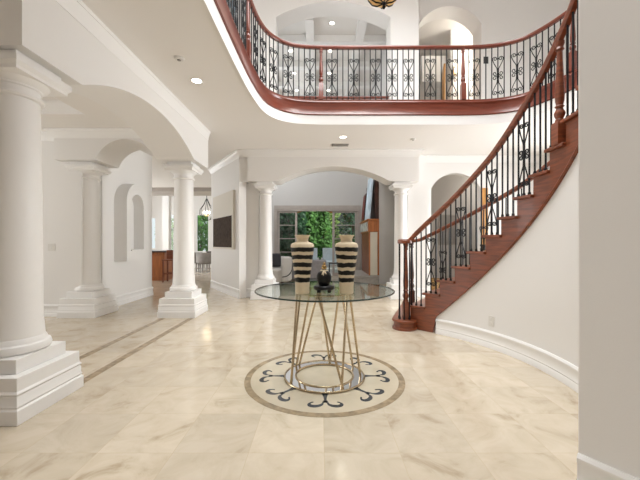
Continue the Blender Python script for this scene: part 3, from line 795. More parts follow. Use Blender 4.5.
# ------------------------------------------------------------------ glass table
TZ = 0.786
tb = thing('glass_table', 'round glass table with crossed brass rods standing on the floor medallion', 'table', (CX, CY, 0.0027))
tp = MB().lathe([(0.612, TZ - 0.012), (0.6175, TZ - 0.006), (0.612, TZ)], (CX, CY, 0), 96).build('glass_top', GLASS, tb)
MB().lathe([(0.6121, TZ - 0.0125), (0.618, TZ - 0.0105), (0.620, TZ - 0.006), (0.618, TZ - 0.0015), (0.6121, TZ + 0.0005), (0.6121, TZ - 0.0125)], (CX, CY, 0), 96, cap=False).build('glass_edge', EDGE, tb)['label'] = 'dark green polished edge of the glass'
bp_ = ring(0.262, 0.352, 0.0031, 0.012).build('base_plate', MIRROR, tb); bp_['label'] = 'polished mirror ring plate'
MB().tube([(CX + 0.356 * math.cos(2 * PI * i / 64), CY + 0.356 * math.sin(2 * PI * i / 64), 0.0115) for i in range(64)], 0.0085, 8, closed=True).build('outer_rim', BRASS, bp_)
MB().tube([(CX + 0.258 * math.cos(2 * PI * i / 64), CY + 0.258 * math.sin(2 * PI * i / 64), 0.0125) for i in range(64)], 0.009, 8, closed=True).build('inner_rim', BRASS, bp_)
MB().tube([(CX + 0.262 * math.cos(2 * PI * i / 64), CY + 0.262 * math.sin(2 * PI * i / 64), TZ - 0.022) for i in range(64)], 0.0085, 8, closed=True).build('top_ring', BRASS, tb)
B = {213: (-.285, -.195), 297: (.15, -.305), 353: (.345, -.04), 33: (.285, .195), 80: (.06, .335), 147: (-.28, .2), 133: (-.235, .25)}
for t, bb in (((-.24, -.07), 213), ((-.215, .03), 213), ((-.13, .22), 147), ((-.05, .25), 133), ((-.06, -.25), 297), ((-.045, .25), 80), ((.19, -.17), 297), ((.15, .21), 80), ((.215, -.14), 353), ((.165, .2), 33)):
    q = B[bb]; k = 0.335 / math.hypot(*q); j = (random.random() - .5) * 0.03
    MB().tube([(CX + q[0] * k + j, CY + q[1] * k, 0.014), (CX + t[0], CY + t[1], TZ - 0.0135)], 0.0105, 10).build('leg', BRASS, tb)

# vases and pot
def vase(x, y, label):
    P = [(0.0, 0.0), (0.056, 0.0), (0.059, 0.006), (0.058, 0.05), (0.062, 0.11), (0.072, 0.19), (0.084, 0.28), (0.093, 0.345), (0.0965, 0.375), (0.095, 0.395), (0.086, 0.41), (0.060, 0.419), (0.049, 0.424), (0.046, 0.434), (0.049, 0.450), (0.056, 0.465), (0.066, 0.477), (0.060, 0.478), (0.05, 0.465), (0.044, 0.44), (0.05, 0.40), (0.05, 0.2), (0.0, 0.15)]
    o = MB().lathe(P, (0, 0, 0), 48, cap=False).build('striped_vase', VASE)
    o.location = (x, y, TZ + 0.0012); tag(o, label, 'vase', 'striped vases on the glass table'); return o
vase(-0.145, 2.72, 'tall cream vase with black bands on glass table, left of the black pot')
v2 = vase(0.218, 2.72, 'tall cream vase with black bands on glass table, right of the black pot'); v2.rotation_euler = (0, 0, 2.1)
px, py, pz = 0.034, 2.79, TZ + 0.0012
pot = thing('lidded_pot', 'small round black pot with gold figure finial on a black stand between the vases', 'pot', (px, py, pz))
pstand = MB().lathe([(0.083, 0.022), (0.088, 0.028), (0.088, 0.048), (0.082, 0.054), (0.0, 0.054)], (px, py, pz), 32).build('stand', BLACKC, pot)
for an in (45, 135, 225, 315):
    x, y = px + 0.062 * math.cos(R(an)), py + 0.062 * math.sin(R(an))
    MB().lathe([(0.014, 0.0), (0.018, 0.006), (0.016, 0.014), (0.022, 0.0219)], (x, y, pz), 12).build('foot', BLACKC, pstand)
pbody = MB().lathe([(0.0, 0.0545), (0.034, 0.0545), (0.043, 0.062), (0.057, 0.085), (0.063, 0.112), (0.062, 0.138), (0.051, 0.163), (0.032, 0.176), (0.022, 0.181), (0.024, 0.187), (0.0, 0.188)], (px, py, pz), 36).build('pot_body', BLACKC, pot)
fg = MB().lathe([(0.010, 0.1885), (0.017, 0.195), (0.013, 0.205), (0.019, 0.216), (0.015, 0.226), (0.008, 0.231)], (px, py, pz), 14).ball((px + 0.002, py - 0.004, pz + 0.239), 0.011, 0.012, 0.011)
fg.tube([(px - 0.013, py - 0.006, pz + 0.214), (px - 0.019, py - 0.012, pz + 0.203), (px - 0.008, py - 0.018, pz + 0.197)], 0.005, 6).tube([(px + 0.014, py - 0.006, pz + 0.214), (px + 0.019, py - 0.012, pz + 0.203), (px + 0.008, py - 0.018, pz + 0.197)], 0.005, 6)
fg.build('finial', GOLD, pot)
rb = MB()
for s, dz in ((-1, -0.034), (1, -0.028), (-0.3, -0.042)):
    rb.tube([(px + 0.003, py - 0.026, pz + 0.184), (px + s * 0.010, py - 0.047, pz + 0.168), (px + s * 0.017, py - 0.056, pz + 0.184 + dz)], [0.006, 0.006, 0.0045], 6)
rb.tube([(px + 0.027 * math.cos(2 * PI * i / 20), py + 0.027 * math.sin(2 * PI * i / 20), pz + 0.181) for i in range(20)], 0.0055, 6, closed=True)
rb.build('ribbon', RIBBON, pbody)

# ------------------------------------------------------------------ ceiling fixtures
def downlight(x, y, z, label, r=0.075, group='recessed ceiling lights'):
    t = thing('recessed_light', label, 'ceiling light', (x, y, z), group)
    MB().lathe([(r * 0.78, -0.004), (r, -0.006), (r * 1.05, 0.0), (r * 0.78, 0.0), (r * 0.78, -0.004)], (x, y, z), 28, cap=False).build('trim_ring', METALW, t)
    MB().lathe([(0.0, -0.0045), (r * 0.77, -0.0035), (r * 0.77, 0.0)], (x, y, z), 28, cap=False).build('lens', LAMP, t)
    return t
downlight(-1.52, 4.07, ZC + 0.002, 'lit recessed light in the low ceiling above the left colonnade')
downlight(0.434, 6.23, ZC + 0.002, 'lit recessed light under the balcony beside the ceiling air vent')
k = 0
places = {(0, 0): 'nearest right', (0, 1): 'nearest left'}
for j, y in enumerate((7.95, 9.1, 10.3, 11.45)):
    for i, x in enumerate((-0.81, 0.29)):
        if j == 0 and i == 0: continue
        nm = ('first', 'second', 'third', 'farthest')[j]; sd = ('left', 'right')[i]
        downlight(x, y, 6.4995, f'lit recessed light in coffered ceiling beyond the upper arch, {nm} row, {sd} of the pair' if j else 'lit recessed light in coffered ceiling, largest one inside the upper arch', 0.07, 'recessed lights beyond the upper arch')
def detector(x, y, label):
    t = thing('smoke_detector', label, 'smoke detector', (x, y, ZC), 'smoke detectors')
    MB().lathe([(0.055, 0.0), (0.055, -0.010), (0.045, -0.018), (0.0, -0.02)], (x, y, ZC - 0.0005), 24, cap=False).build('housing', METALW, t)
    MB().lathe([(0.02, -0.0205), (0.02, -0.024), (0.0, -0.025)], (x, y, ZC - 0.0005), 20, cap=False).build('sensor_grille', GREYM, t)
detector(-1.525, 3.57, 'small ceiling sensor beside the recessed light above the left colonnade')
detector(1.79, 6.35, 'small ceiling sensor under the balcony, above the right arch column')
vt = thing('air_vent', 'grey slotted air vent in the ceiling before the family room arch', 'vent', (0.41, 6.73, ZC))
MB().box(0.24, 0.58, 6.65, 6.81, ZC - 0.010, ZC - 0.0005).build('frame', GREYM, vt)
for i in range(5): MB().box(0.26, 0.56, 6.668 + i * 0.026, 6.682 + i * 0.026, ZC - 0.016, ZC - 0.0105).build('slat', GREYM, vt)

# chandelier
hx, hy = 0.775, 4.0
ch = thing('chandelier', 'amber glass and black iron chandelier hanging in the centre of the foyer', 'chandelier', (hx, hy, 4.05))
MB().lathe([(0.0, 4.035), (0.012, 4.04), (0.022, 4.06), (0.014, 4.08), (0.028, 4.10), (0.018, 4.115)], (hx, hy, 0), 20).build('finial', IRON, ch)
MB().lathe([(0.03, 4.112), (0.10, 4.125), (0.165, 4.17), (0.22, 4.25), (0.24, 4.33)], (hx, hy, 0), 40, cap=False).build('glass_bowl', AMBER, ch)
for k in range(8):
    a = k * PI / 4
    MB().tube([(hx + r * math.cos(a), hy + r * math.sin(a), z) for r, z in ((0.02, 4.105), (0.10, 4.117), (0.172, 4.165), (0.23, 4.25), (0.252, 4.33), (0.26, 4.37))], 0.008, 6).build('rib', IRON, ch)
MB().tube([(hx + 0.25 * math.cos(2 * PI * i / 40), hy + 0.25 * math.sin(2 * PI * i / 40), 4.335) for i in range(40)], 0.014, 6, closed=True).build('rim_band', IRON, ch)
for k in range(6):
    a = k * PI / 3 + 0.2
    am = MB().tube([(hx + r * math.cos(a), hy + r * math.sin(a), z) for r, z in ((0.03, 4.8), (0.2, 4.62), (0.4, 4.55), (0.5, 4.62), (0.5, 4.7))], 0.011, 6).build('arm', IRON, ch)
    MB().lathe([(0.02, 4.70), (0.05, 4.74), (0.065, 4.82), (0.06, 4.86)], (hx + 0.5 * math.cos(a), hy + 0.5 * math.sin(a), 0), 16, cap=False).build('shade', AMBER, am)
MB().tube([(hx, hy, 4.1), (hx, hy, ZR - 0.02)], 0.012, 8).lathe([(0.05, 4.75), (0.06, 4.85), (0.03, 5.0), (0.02, 5.1)], (hx, hy, 0), 16).build('stem', IRON, ch)
MB().lathe([(0.09, ZR - 0.03), (0.08, ZR - 0.001)], (hx, hy, 0), 20).build('ceiling_canopy', IRON, ch)

# ------------------------------------------------------------------ art on the slanted wall
A = Vector((-1.75, 7.15)); Bv = Vector((-2.95, 8.95)); dv = (Bv - A).normalized(); nv = Vector((-dv.y, dv.x)); nv = nv if nv.dot(Vector((-1, -1))) > 0 else -nv
def onwall(t, z, d): p = A + dv * t + nv * d; return (p.x, p.y, z)
cv = thing('canvas_art', 'cream canvas with a large dark brown block hanging on the slanted wall', 'wall art', onwall(1.03, 1.05, 0))
def wallbox(t0, t1, z0, z1, d0, d1):
    vs = [onwall(t, z, d) for z in (z0, z1) for t, d in ((t0, d0), (t1, d0), (t1, d1), (t0, d1))]
    return MB().add(vs, [(3, 2, 1, 0), (4, 5, 6, 7), (0, 1, 5, 4), (1, 2, 6, 5), (2, 3, 7, 6), (3, 0, 4, 7)])
wallbox(0.25, 1.80, 1.06, 2.38, 0.001, 0.055).build('canvas', CANVAS, cv)
wallbox(0.33, 1.78, 1.10, 1.82, 0.0552, 0.058).build('painted_block', DKPAINT, cv)

# switches and outlets
def plate(name, c, w, h, normal, label, cat, material=WHITEPL, knob=True, group=None):
    n = Vector(normal).normalized(); t = Vector((-n.y, n.x, 0)); up = Vector((0, 0, 1)); c = Vector(c)
    root = thing(name, label, cat, c, group)
    def bx(w, h, d0, d1, dz=0, dx=0):
        vs = [c + t * (x * w / 2 + dx) + up * (z * h / 2 + dz) + n * d for d in (d0, d1) for x, z in ((-1, -1), (1, -1), (1, 1), (-1, 1))]
        return MB().add(vs, [(3, 2, 1, 0), (4, 5, 6, 7), (0, 1, 5, 4), (1, 2, 6, 5), (2, 3, 7, 6), (3, 0, 4, 7)])
    bx(w, h, 0.0005, 0.007).build('cover_plate', material, root, bevel=0.002)
    if name == 'power_outlet':
        for dz in (0.025, -0.025): bx(w * 0.5, h * 0.28, 0.0072, 0.010, dz).build('socket', material, root)
    else: bx(w * 0.4, h * 0.5, 0.0072, 0.012).build('button', material, root)
    return root
th = 27.0
for th in (22.3,):
    p = pol(RI, th, 0.31); plate('power_outlet', p, 0.075, 0.12, (-math.cos(R(th)), -math.sin(R(th)), 0), 'white power outlet low on the curved wall under the stairs', 'power outlet')
plate('light_switch', (-4.39, 5.40, 1.13), 0.12, 0.12, (0, -1, 0), 'white light switch on the wall behind the largest column', 'light switch')
plate('keypad', (3.82, 7.601, 5.41), 0.11, 0.16, (0, -1, 0), 'small dark keypad on the upper wall behind the balcony railing', 'keypad', BLKPLASTIC)
plate('light_switch', onwall(1.98, 1.2, 0), 0.075, 0.12, (nv.x, nv.y, 0), 'white light switch on the slanted wall beside the canvas', 'light switch')

# ------------------------------------------------------------------ alcove behind stairs
pt = thing('framed_painting', 'grey and rust abstract painting on the alcove wall, seen through the stair balusters', 'painting', (3.45, 8.98, 1.1))
MB().box(3.22, 3.74, 8.955, 8.999, 1.15, 1.97).build('frame', STONE, pt, bevel=0.006)
MB().box(3.25, 3.71, 8.949, 8.9545, 1.18, 1.94).build('canvas', PAINTING, pt)
bk = thing('floor_basket', 'tan woven basket on the floor of the alcove behind the stairs', 'basket', (2.80, 8.2, 0))
MB().lathe([(0.0, 0.003), (0.12, 0.003), (0.16, 0.12), (0.17, 0.3), (0.16, 0.31), (0.15, 0.12), (0.1, 0.03), (0, 0.03)], (2.80, 8.2, 0), 28, cap=False).build('body', TERRA, bk)
MB().tube([(2.80 + 0.167 * math.cos(2 * PI * i / 28), 8.2 + 0.167 * math.sin(2 * PI * i / 28), 0.31) for i in range(28)], 0.014, 6, closed=True).build('rim', TERRA, bk)
dd = sthing('door_2', 'tall honey wood door standing ajar at the alcove behind the stairs', 'door', (3.69, 7.6, 0))
def leaf(hx, hy, ang, w, h, z0, root, th=0.045):
    c = Vector((hx, hy, z0 + h / 2)) + Vector((math.cos(ang), math.sin(ang), 0)) * w / 2
    MB().obox(c, w, th, h, ang).build('door_leaf', HONEY, root, bevel=0.004)
    for dz, hh in ((-0.24 * h, 0.36 * h), (0.2 * h, 0.42 * h)):
        MB().obox(c + Vector((0, 0, dz)), w * 0.66, th + 0.012, hh, ang).build('door_panel', HONEY, root, bevel=0.006)
    kx = Vector((hx, hy, z0 + 1.0)) + Vector((math.cos(ang), math.sin(ang), 0)) * (w - 0.07)
    MB().obox(kx, 0.03, th + 0.09, 0.03, ang).build('handle', BRASS, root, bevel=0.004)
leaf(3.71, 7.585, R(-4), 0.14 + 0.0, 2.46, 0.002, dd)
du = sthing('door_3', 'honey wood door standing ajar in the upper hall behind the balcony', 'door', (3.22, 8.6, ZF))
leaf(3.24, 8.75, R(-105), 0.62, 2.08, ZF - 0.018, du)
sn = thing('wall_sconce', 'lit glass wall sconce in the upper hall beside the wooden door', 'wall light', (3.56, 8.65, 5.6))
struct(MB().box(3.46, 4.6, 8.72, 8.8, ZF - 0.02, 6.849).build('wall_upper_hall', WALL))
MB().box(3.52, 3.60, 8.69, 8.7195, 5.62, 5.86).build('back_plate', BRASS, sn)
MB().lathe([(0.035, 5.66), (0.05, 5.72), (0.05, 5.86), (0.045, 5.88)], (3.56, 8.62, 0), 16).build('glass_shade', SCONCE, sn)
struct(MB().box(2.75, 3.38, 8.9, 9.3, 5.55, 6.25).build('trim_10', TRIM))

# ------------------------------------------------------------------ family room furniture
fp = thing('built_in_cabinet', 'wooden built-in media wall with marble mantel and cream side panel, right side of family room', 'built-in cabinet', (1.56, 10.5, 0))
MB().box(1.44, 1.719, 9.62, 11.4, 0.26, 1.52).build('body', WOOD, fp)
MB().box(1.42, 1.46, 9.58, 9.615, 0.26, 1.52).box(1.67, 1.715, 9.58, 9.615, 0.26, 1.52).build('door_stiles', ORANGE, fp)
MB().box(1.461, 1.669, 9.59, 9.612, 0.26, 1.52).build('cream_panel', CREAMP, fp)
MB().box(1.405, 1.715, 9.57, 11.42, 1.522, 1.86).build('mantel_frieze', ORANGE, fp, bevel=0.008)
for i in range(4): MB().box(1.385, 1.4045, 9.72 + i * 0.42, 10.06 + i * 0.42, 1.56, 1.82).build('marble_inset', MARBLE, fp)
MB().box(1.37, 1.716, 9.54, 11.45, 1.861, 1.90).build('mantel_shelf', ORANGE, fp, bevel=0.006)
MB().box(1.60, 1.716, 9.60, 11.4, 1.901, 3.08).build('over_panel', DKWOOD, fp)
he = thing('hearth', 'raised grey stone hearth in front of the built-in wall', 'hearth', (1.2, 10.4, 0))
MB().box(1.0, 1.70, 9.55, 11.5, 0.001, 0.20).build('base', STONE, he)
MB().box(0.96, 1.70, 9.5, 11.54, 0.2005, 0.255).build('slab', STONE, he, bevel=0.008)
cb2 = MB().obox((1.50, 10.1, 2.56), 0.04, 0.9, 1.3, 0, ('Y', R(5))).build('leaning_canvas', BLUEC); tag(cb2, 'pale blue canvas leaning on the mantel against the dark panel', 'painting')
rf = thing('red_artwork', 'deep red framed picture standing on the far end of the mantel', 'painting', (1.47, 11.0, 1.9))
MB().obox((1.47, 11.0, 2.36), 0.04, 0.55, 0.9, 0, ('Y', R(5))).build('frame', DKWOOD, rf); MB().obox((1.447, 11.0, 2.36), 0.012, 0.45, 0.78, 0, ('Y', R(5))).build('picture', REDP, rf)

def cushion(mb, c, sx, sy, sz, rz=0, tilt=None): mb.obox(c, sx, sy, sz, rz, tilt); return mb
ac = thing('armchair', 'white barrel armchair with dark curved piping left of the family room', 'armchair', (-1.28, 9.6, 0))
def barrel(cx, cy, r, z0, z1, a0, a1, th, n=20):
    pts = arc(cx, cy, r, a0, a1, n); pin = arc(cx, cy, r - th, a0, a1, n)
    return pts + pin[::-1]
MB().prism(barrel(-1.28, 9.6, 0.46, 0, 0, -60, 210, 0.13), fXY, 0.1, 0.80).build('backrest', LINEN, ac, bevel=0.05)
MB().lathe([(0.0, 0.1), (0.31, 0.1), (0.32, 0.15), (0.32, 0.42), (0.29, 0.46), (0.0, 0.47)], (-1.28, 9.6, 0), 28, cap=False).build('seat', LINEN, ac)
MB().tube([(-1.28 + 0.468 * math.cos(R(a)), 9.6 + 0.468 * math.sin(R(a)), 0.80 - 0.55 * abs(math.cos(R((a - 75) * 0.68 + 90))) ** 2) for a in range(-60, 211, 10)], 0.014, 6).build('piping', SWIRL, ac)
for an in (45, 135, 225, 315): MB().lathe([(0.018, 0.0), (0.025, 0.0995)], (-1.28 + 0.28 * math.cos(R(an)), 9.6 + 0.28 * math.sin(R(an)), 0), 10).build('leg', DKWOOD, ac)
cs = MB().obox((-1.33, 9.63, 0.70), 0.40, 0.14, 0.40, R(20), ('X', R(-15))).build('throw_pillow', CHAR, bevel=0.06); tag(cs, 'charcoal throw pillow on the white barrel armchair', 'pillow')
sf = thing('sofa', 'low grey sofa in the family room, seen between the vases', 'sofa', (-0.35, 10.5, 0))
MB().box(-1.0, 0.2, 10.320, 11.120, 0.08, 0.38).build('base', GREYS, sf, bevel=0.03)
MB().box(-1.0, 0.2, 10.170, 10.370, 0.08, 0.68).build('backrest', GREYS, sf, bevel=0.05)
MB().box(-1.0, -0.85, 10.380, 11.120, 0.381, 0.58).build('arm', GREYS, sf, bevel=0.04); MB().box(0.05, 0.2, 10.380, 11.120, 0.381, 0.58).build('arm', GREYS, sf, bevel=0.04)
for x in (-0.845, -0.395): MB().box(x, x + 0.44, 10.420, 11.100, 0.385, 0.50).build('seat_cushion', GREYS, sf, bevel=0.04)
for x, y in ((-0.94, 10.24), (0.14, 10.24), (-0.94, 11.04), (0.14, 11.04)): MB().box(x - 0.025, x + 0.025, y - 0.025, y + 0.025, 0.001, 0.0795).build('leg', DKWOOD, sf)
ct = thing('side_table', 'dark slim side table behind the vases, beside the grey sofa', 'table', (0.42, 10.3, 0))
MB().box(0.27, 0.62, 10.1, 10.5, 0.56, 0.59).build('tabletop', BLKPLASTIC, ct)
for x, y in ((0.29, 10.12), (0.60, 10.12), (0.29, 10.48), (0.60, 10.48)): MB().box(x - 0.012, x + 0.012, y - 0.012, y + 0.012, 0.001, 0.5595).build('leg', BLKPLASTIC, ct)
def patio_chair(x, y, rz, label):
    t = thing('patio_chair', label, 'chair', (x, y, -0.02), 'patio chairs')
    MB().obox((x, y, 0.38), 0.62, 0.62, 0.16).build('seat', PATIOF, t, bevel=0.03)
    MB().obox((x, y + 0.30 * rz, 0.68), 0.62, 0.12, 0.62, 0, ('X', R(-8 * rz))).build('backrest', PATIOF, t, bevel=0.04)
    for sx in (-1, 1):
        MB().obox((x + sx * 0.34, y, 0.56), 0.06, 0.6, 0.05).build('arm', METALW, t)
        for sy in (-1, 1): MB().obox((x + sx * 0.34, y + sy * 0.27, 0.26), 0.04, 0.04, 0.55).build('leg', METALW, t)
patio_chair(-0.42, 13.6, 1, 'pale cushioned patio chair outside the open door, left of the two')
patio_chair(0.42, 13.6, 1, 'pale cushioned patio chair outside the open door, right of the two')

# exterior planting
def tree(x, y, h, rx, label, leafm, n=1300, shape='cone', leaf=0.11, trunk=0.4, group='trees beyond the patio'):
    t = thing('garden_tree', label, 'tree', (x, y, -0.02), group)
    vs = []; fs = []
    for i in range(n):
        u = random.random() ** 0.8
        z = trunk + u * (h - trunk)
        rr = rx * ((1 - u * 0.88) if shape == 'cone' else math.sqrt(max(0.05, 1 - (2 * u - 1) ** 2)))
        a = random.random() * 2 * PI; r = rr * (0.35 + 0.65 * random.random() ** 0.5)
        c = Vector((x + r * math.cos(a), y + r * math.sin(a), z))
        ax = Vector((random.gauss(0, 1), random.gauss(0, 1), random.gauss(0, 1))).normalized(); b = ax.orthogonal().normalized(); s = leaf * (0.6 + random.random() * 0.8)
        k = len(vs); vs += [c + ax * s, c + b * s * 0.45, c - ax * s, c - b * s * 0.45]; fs.append((k, k + 1, k + 2, k + 3))
    MB().add(vs, fs).build('foliage', leafm, t, smooth=False)
    MB().tube([(x, y, -0.02), (x + 0.03, y, h * 0.5), (x, y, h * 0.85)], [0.07, 0.05, 0.015], 8).build('trunk', BARK, t)
tree(-1.45, 15.0, 3.6, 0.85, 'dark bushy tree beyond the patio behind the left door panel', LEAFB, 2200, 'round', 0.13, 0.3)
tree(-0.55, 16.6, 3.6, 0.62, 'bright green bushy tree left of centre in the open doorway', LEAFA, 1700, 'round', 0.12)
tree(0.16, 15.2, 4.0, 0.5, 'slim green cone-shaped tree in the middle of the open doorway', LEAFA, 1500, 'cone', 0.11)
tree(-1.0, 17.8, 4.2, 0.5, 'slim dark cone-shaped tree behind the bushy trees', LEAFB, 1500, 'cone', 0.11)
tree(0.8, 17.6, 3.3, 0.55, 'yellowish green loose tree at the right of the open doorway', LEAFC, 700, 'round', 0.1)
tree(0.85, 14.55, 1.5, 0.32, 'small yellow-green shrub beside the right patio chair', LEAFC, 700, 'round', 0.08, 0.4)
tree(1.6, 16.2, 3.4, 0.7, 'dark tree seen through the right door panel', LEAFB, 1500, 'round', 0.12)
hg = MB(); vs = []; fs = []
for i in range(6000):
    c = Vector((random.uniform(-3, 3.2), random.uniform(18.5, 19.3), random.uniform(0, 3.6)))
    ax = Vector((random.gauss(0, 1), random.gauss(0, 1), random.gauss(0, 1))).normalized(); b = ax.orthogonal().normalized(); s = 0.13
    k = len(vs); vs += [c + ax * s, c + b * s * .5, c - ax * s, c - b * s * .5]; fs.append((k, k + 1, k + 2, k + 3))
o = hg.add(vs, fs).build('hedge', LEAFB, smooth=False); tag(o, 'dark green clipped hedge closing the garden behind the trees', 'hedge', kind='stuff')
gw = MB().box(-4, 4.5, 19.6, 19.75, -0.02, 3.4).build('wall_garden', STONE); struct(gw)
pg = thing('patio_beam', 'arched brown wooden beam over the patio outside the doors', 'beam', (0, 13, 2.4))
MB().prism([(-0.928 + 1.426 * i / 16, 2.36 + 0.16 * math.sin(PI * i / 16)) for i in range(17)] + [(0.498 - 1.426 * i / 16, 2.47 + 0.16 * math.sin(PI * (16 - i) / 16)) for i in range(17)], fXZ, 12.9, 13.02).build('arched_board', HONEY, pg)
MB().box(-0.97, -0.93, 12.9, 13.02, -0.02, 2.55).box(0.50, 0.55, 12.9, 13.02, -0.02, 2.55).build('posts', HONEY, pg)

# ------------------------------------------------------------------ kitchen and breakfast room
KB = 16.0
cols = [(-9.0, -8.35), (-7.95, -7.40), (-7.05, -6.02), (-5.38, -2.9)]
mbk = MB()
for a, b in cols: mbk.box(a, b, KB, KB + 0.2, 0, 3.6)
for a, b, z0, z1 in ((-8.35, -7.95, 2.45, 3.6), (-7.40, -7.05, 2.6, 3.6), (-6.02, -5.38, 2.6, 3.6), (-8.35, -7.95, 0, 0.9), (-7.40, -7.05, 0, 0.75), (-6.02, -5.38, 0, 0.75)): mbk.box(a + 0.0005, b - 0.0005, KB, KB + 0.2, z0, z1)
struct(mbk.build('wall_kitchen', WALL))
for i, (a, b, z0, z1, lb) in enumerate(((-8.35, -7.95, 0.9, 2.45, 'narrow bright kitchen window beside the hall wall end'), (-7.40, -7.05, 0.75, 2.6, 'narrow kitchen window above the bar stool'), (-6.02, -5.38, 0.75, 2.6, 'green garden window behind the grey dining chairs'))):
    w = sthing(f'window_{i + 2}', lb, 'window', ((a + b) / 2, KB, z0))
    MB().box(a, a + 0.05, KB + 0.02, KB + 0.1, z0, z1).box(b - 0.05, b, KB + 0.02, KB + 0.1, z0, z1).box(a + 0.05, b - 0.05, KB + 0.02, KB + 0.1, z0, z0 + 0.05).box(a + 0.05, b - 0.05, KB + 0.02, KB + 0.1, z1 - 0.05, z1).build('window_frame', TRIM, w)
    MB().box(a + 0.05, b - 0.05, KB + 0.05, KB + 0.055, z0 + 0.05, z1 - 0.05).build('glass_pane', PANE, w)
tree(-6.5, 18.0, 3.2, 0.8, 'leafy green tree outside the window behind the dining chairs', LEAFA, 1500, 'round', 0.12, 0.3, 'trees outside the kitchen')
tree(-8.4, 18.0, 2.8, 0.5, 'yellow-green tree outside the narrow kitchen window', LEAFC, 800, 'round', 0.12, 0.3, 'trees outside the kitchen')
struct(MB().box(-6.5, -6.24, 13.6, 13.86, 0, 3.5).build('wall_kitchen', TRIM))
isl = thing('kitchen_island', 'cherry wood kitchen island with light counter beyond the left column', 'kitchen island', (-5.25, 10.9, 0))
MB().box(-6.2, -4.95, 10.5, 11.6, 0.001, 0.90).build('body', ORANGE, isl)
for k in range(3): MB().box(-6.12 + k * 0.40, -5.78 + k * 0.40, 10.482, 10.4995, 0.12, 0.82).build('panel', ORANGE, isl, bevel=0.006)
MB().box(-6.28, -4.87, 10.42, 11.68, 0.9005, 0.95).build('countertop', DKWOOD, isl, bevel=0.008)
bs = thing('bar_stool', 'brown wooden bar stool beside the kitchen island', 'bar stool', (-4.72, 10.2, 0))
MB().box(-4.80, -4.44, 10.0, 10.36, 0.66, 0.70).build('seat', WOOD, bs, bevel=0.01)
for x, y, h in ((-4.77, 10.03, 0.66), (-4.47, 10.03, 0.66), (-4.77, 10.33, 0.93), (-4.47, 10.33, 0.93)): MB().box(x - 0.02, x + 0.02, y - 0.02, y + 0.02, 0.001, min(h, 0.6595)).build('leg', WOOD, bs)
MB().box(-4.80, -4.44, 10.32, 10.35, 0.7005, 0.98).build('backrest', WOOD, bs, bevel=0.006)
MB().box(-4.75, -4.49, 10.02, 10.04, 0.25, 0.28).box(-4.75, -4.49, 10.32, 10.34, 0.25, 0.28).build('footrest', WOOD, bs)
def dining_chair(x, y, a, label):
    t = thing('dining_chair', label, 'chair', (x, y, 0), 'grey dining chairs')
    MB().prism(barrel(x, y, 0.33, 0, 0, a - 110, a + 110, 0.08), fXY, 0.40, 0.82).build('backrest', GREYF, t, bevel=0.025)
    MB().lathe([(0, 0.36), (0.25, 0.36), (0.26, 0.40), (0.25, 0.48), (0, 0.49)], (x, y, 0), 24, cap=False).build('seat', GREYF, t)
    for k in (45, 135, 225, 315): MB().lathe([(0.018, 0.001), (0.03, 0.3595)], (x + 0.19 * math.cos(R(k + a)), y + 0.19 * math.sin(R(k + a)), 0), 10).build('leg', GREYF, t)
dining_chair(-5.22, 13.7, -90, 'grey tub dining chair under the lantern, left of the two')
dining_chair(-4.66, 13.35, -90, 'grey tub dining chair under the lantern, right of the two')
dt = thing('dining_table', 'pale round dining table behind the grey chairs', 'table', (-5.1, 14.45, 0))
MB().lathe([(0.55, 0.72), (0.56, 0.735), (0.55, 0.75)], (-5.1, 14.45, 0), 40).build('tabletop', METALW, dt)
MB().lathe([(0.3, 0.001), (0.28, 0.03), (0.07, 0.08), (0.06, 0.6), (0.2, 0.7195)], (-5.1, 14.45, 0), 24).build('pedestal', METALW, dt)
bw = MB().lathe([(0.0, 0.0), (0.06, 0.0), (0.13, 0.08), (0.12, 0.085), (0.05, 0.02), (0, 0.02)], (0, 0, 0), 24, cap=False).build('bowl', BLKPLASTIC); bw.location = (-4.85, 14.4, 0.752); tag(bw, 'dark bowl on the round dining table', 'bowl')
lx, ly, lz = -4.53, 13.2, 2.12
ln = thing('pendant_lantern', 'black open-frame pendant lantern with lit bulbs above the dining chairs', 'pendant light', (lx, ly, lz))
MB().tube([(lx, ly, lz + 0.85), (lx, ly, 3.549)], 0.012, 6).build('rod', IRON, ln)
for k in range(6):
    a = k * PI / 3
    MB().tube([(lx + r * math.cos(a), ly + r * math.sin(a), lz + z) for r, z in ((0.02, 0.85), (0.12, 0.62), (0.27, 0.42), (0.29, 0.25), (0.16, 0.02), (0.02, -0.02))], 0.011, 5).build('frame_bar', IRON, ln)
for k in range(4):
    a = k * PI / 2 + 0.4; c = (lx + 0.09 * math.cos(a), ly + 0.09 * math.sin(a), lz + 0.30)
    MB().ball(c, 0.042, 0.042, 0.055).build('bulb', BULB, ln)
    MB().tube([(lx, ly, lz + 0.16), (c[0], c[1], lz + 0.17), (c[0], c[1], lz + 0.247)], 0.012, 6).build('socket_arm', BRASS, ln)

struct(MB().box(-9.2, 6.2, -1.4, -1.201, 0, ZR).build('wall_front', FRAMET))  # unseen entry wall, toned dark to cut its bounce light
struct(MB().box(-3.2, -3.0, -1.2, 7.1, ZC + 0.11, ZR).build('wall_upper_left', WALL))
struct(MB().box(-3.2, -2.6, -1.2, 7.4, ZC + 0.1, ZC + 0.2).build('ceiling', CEIL))
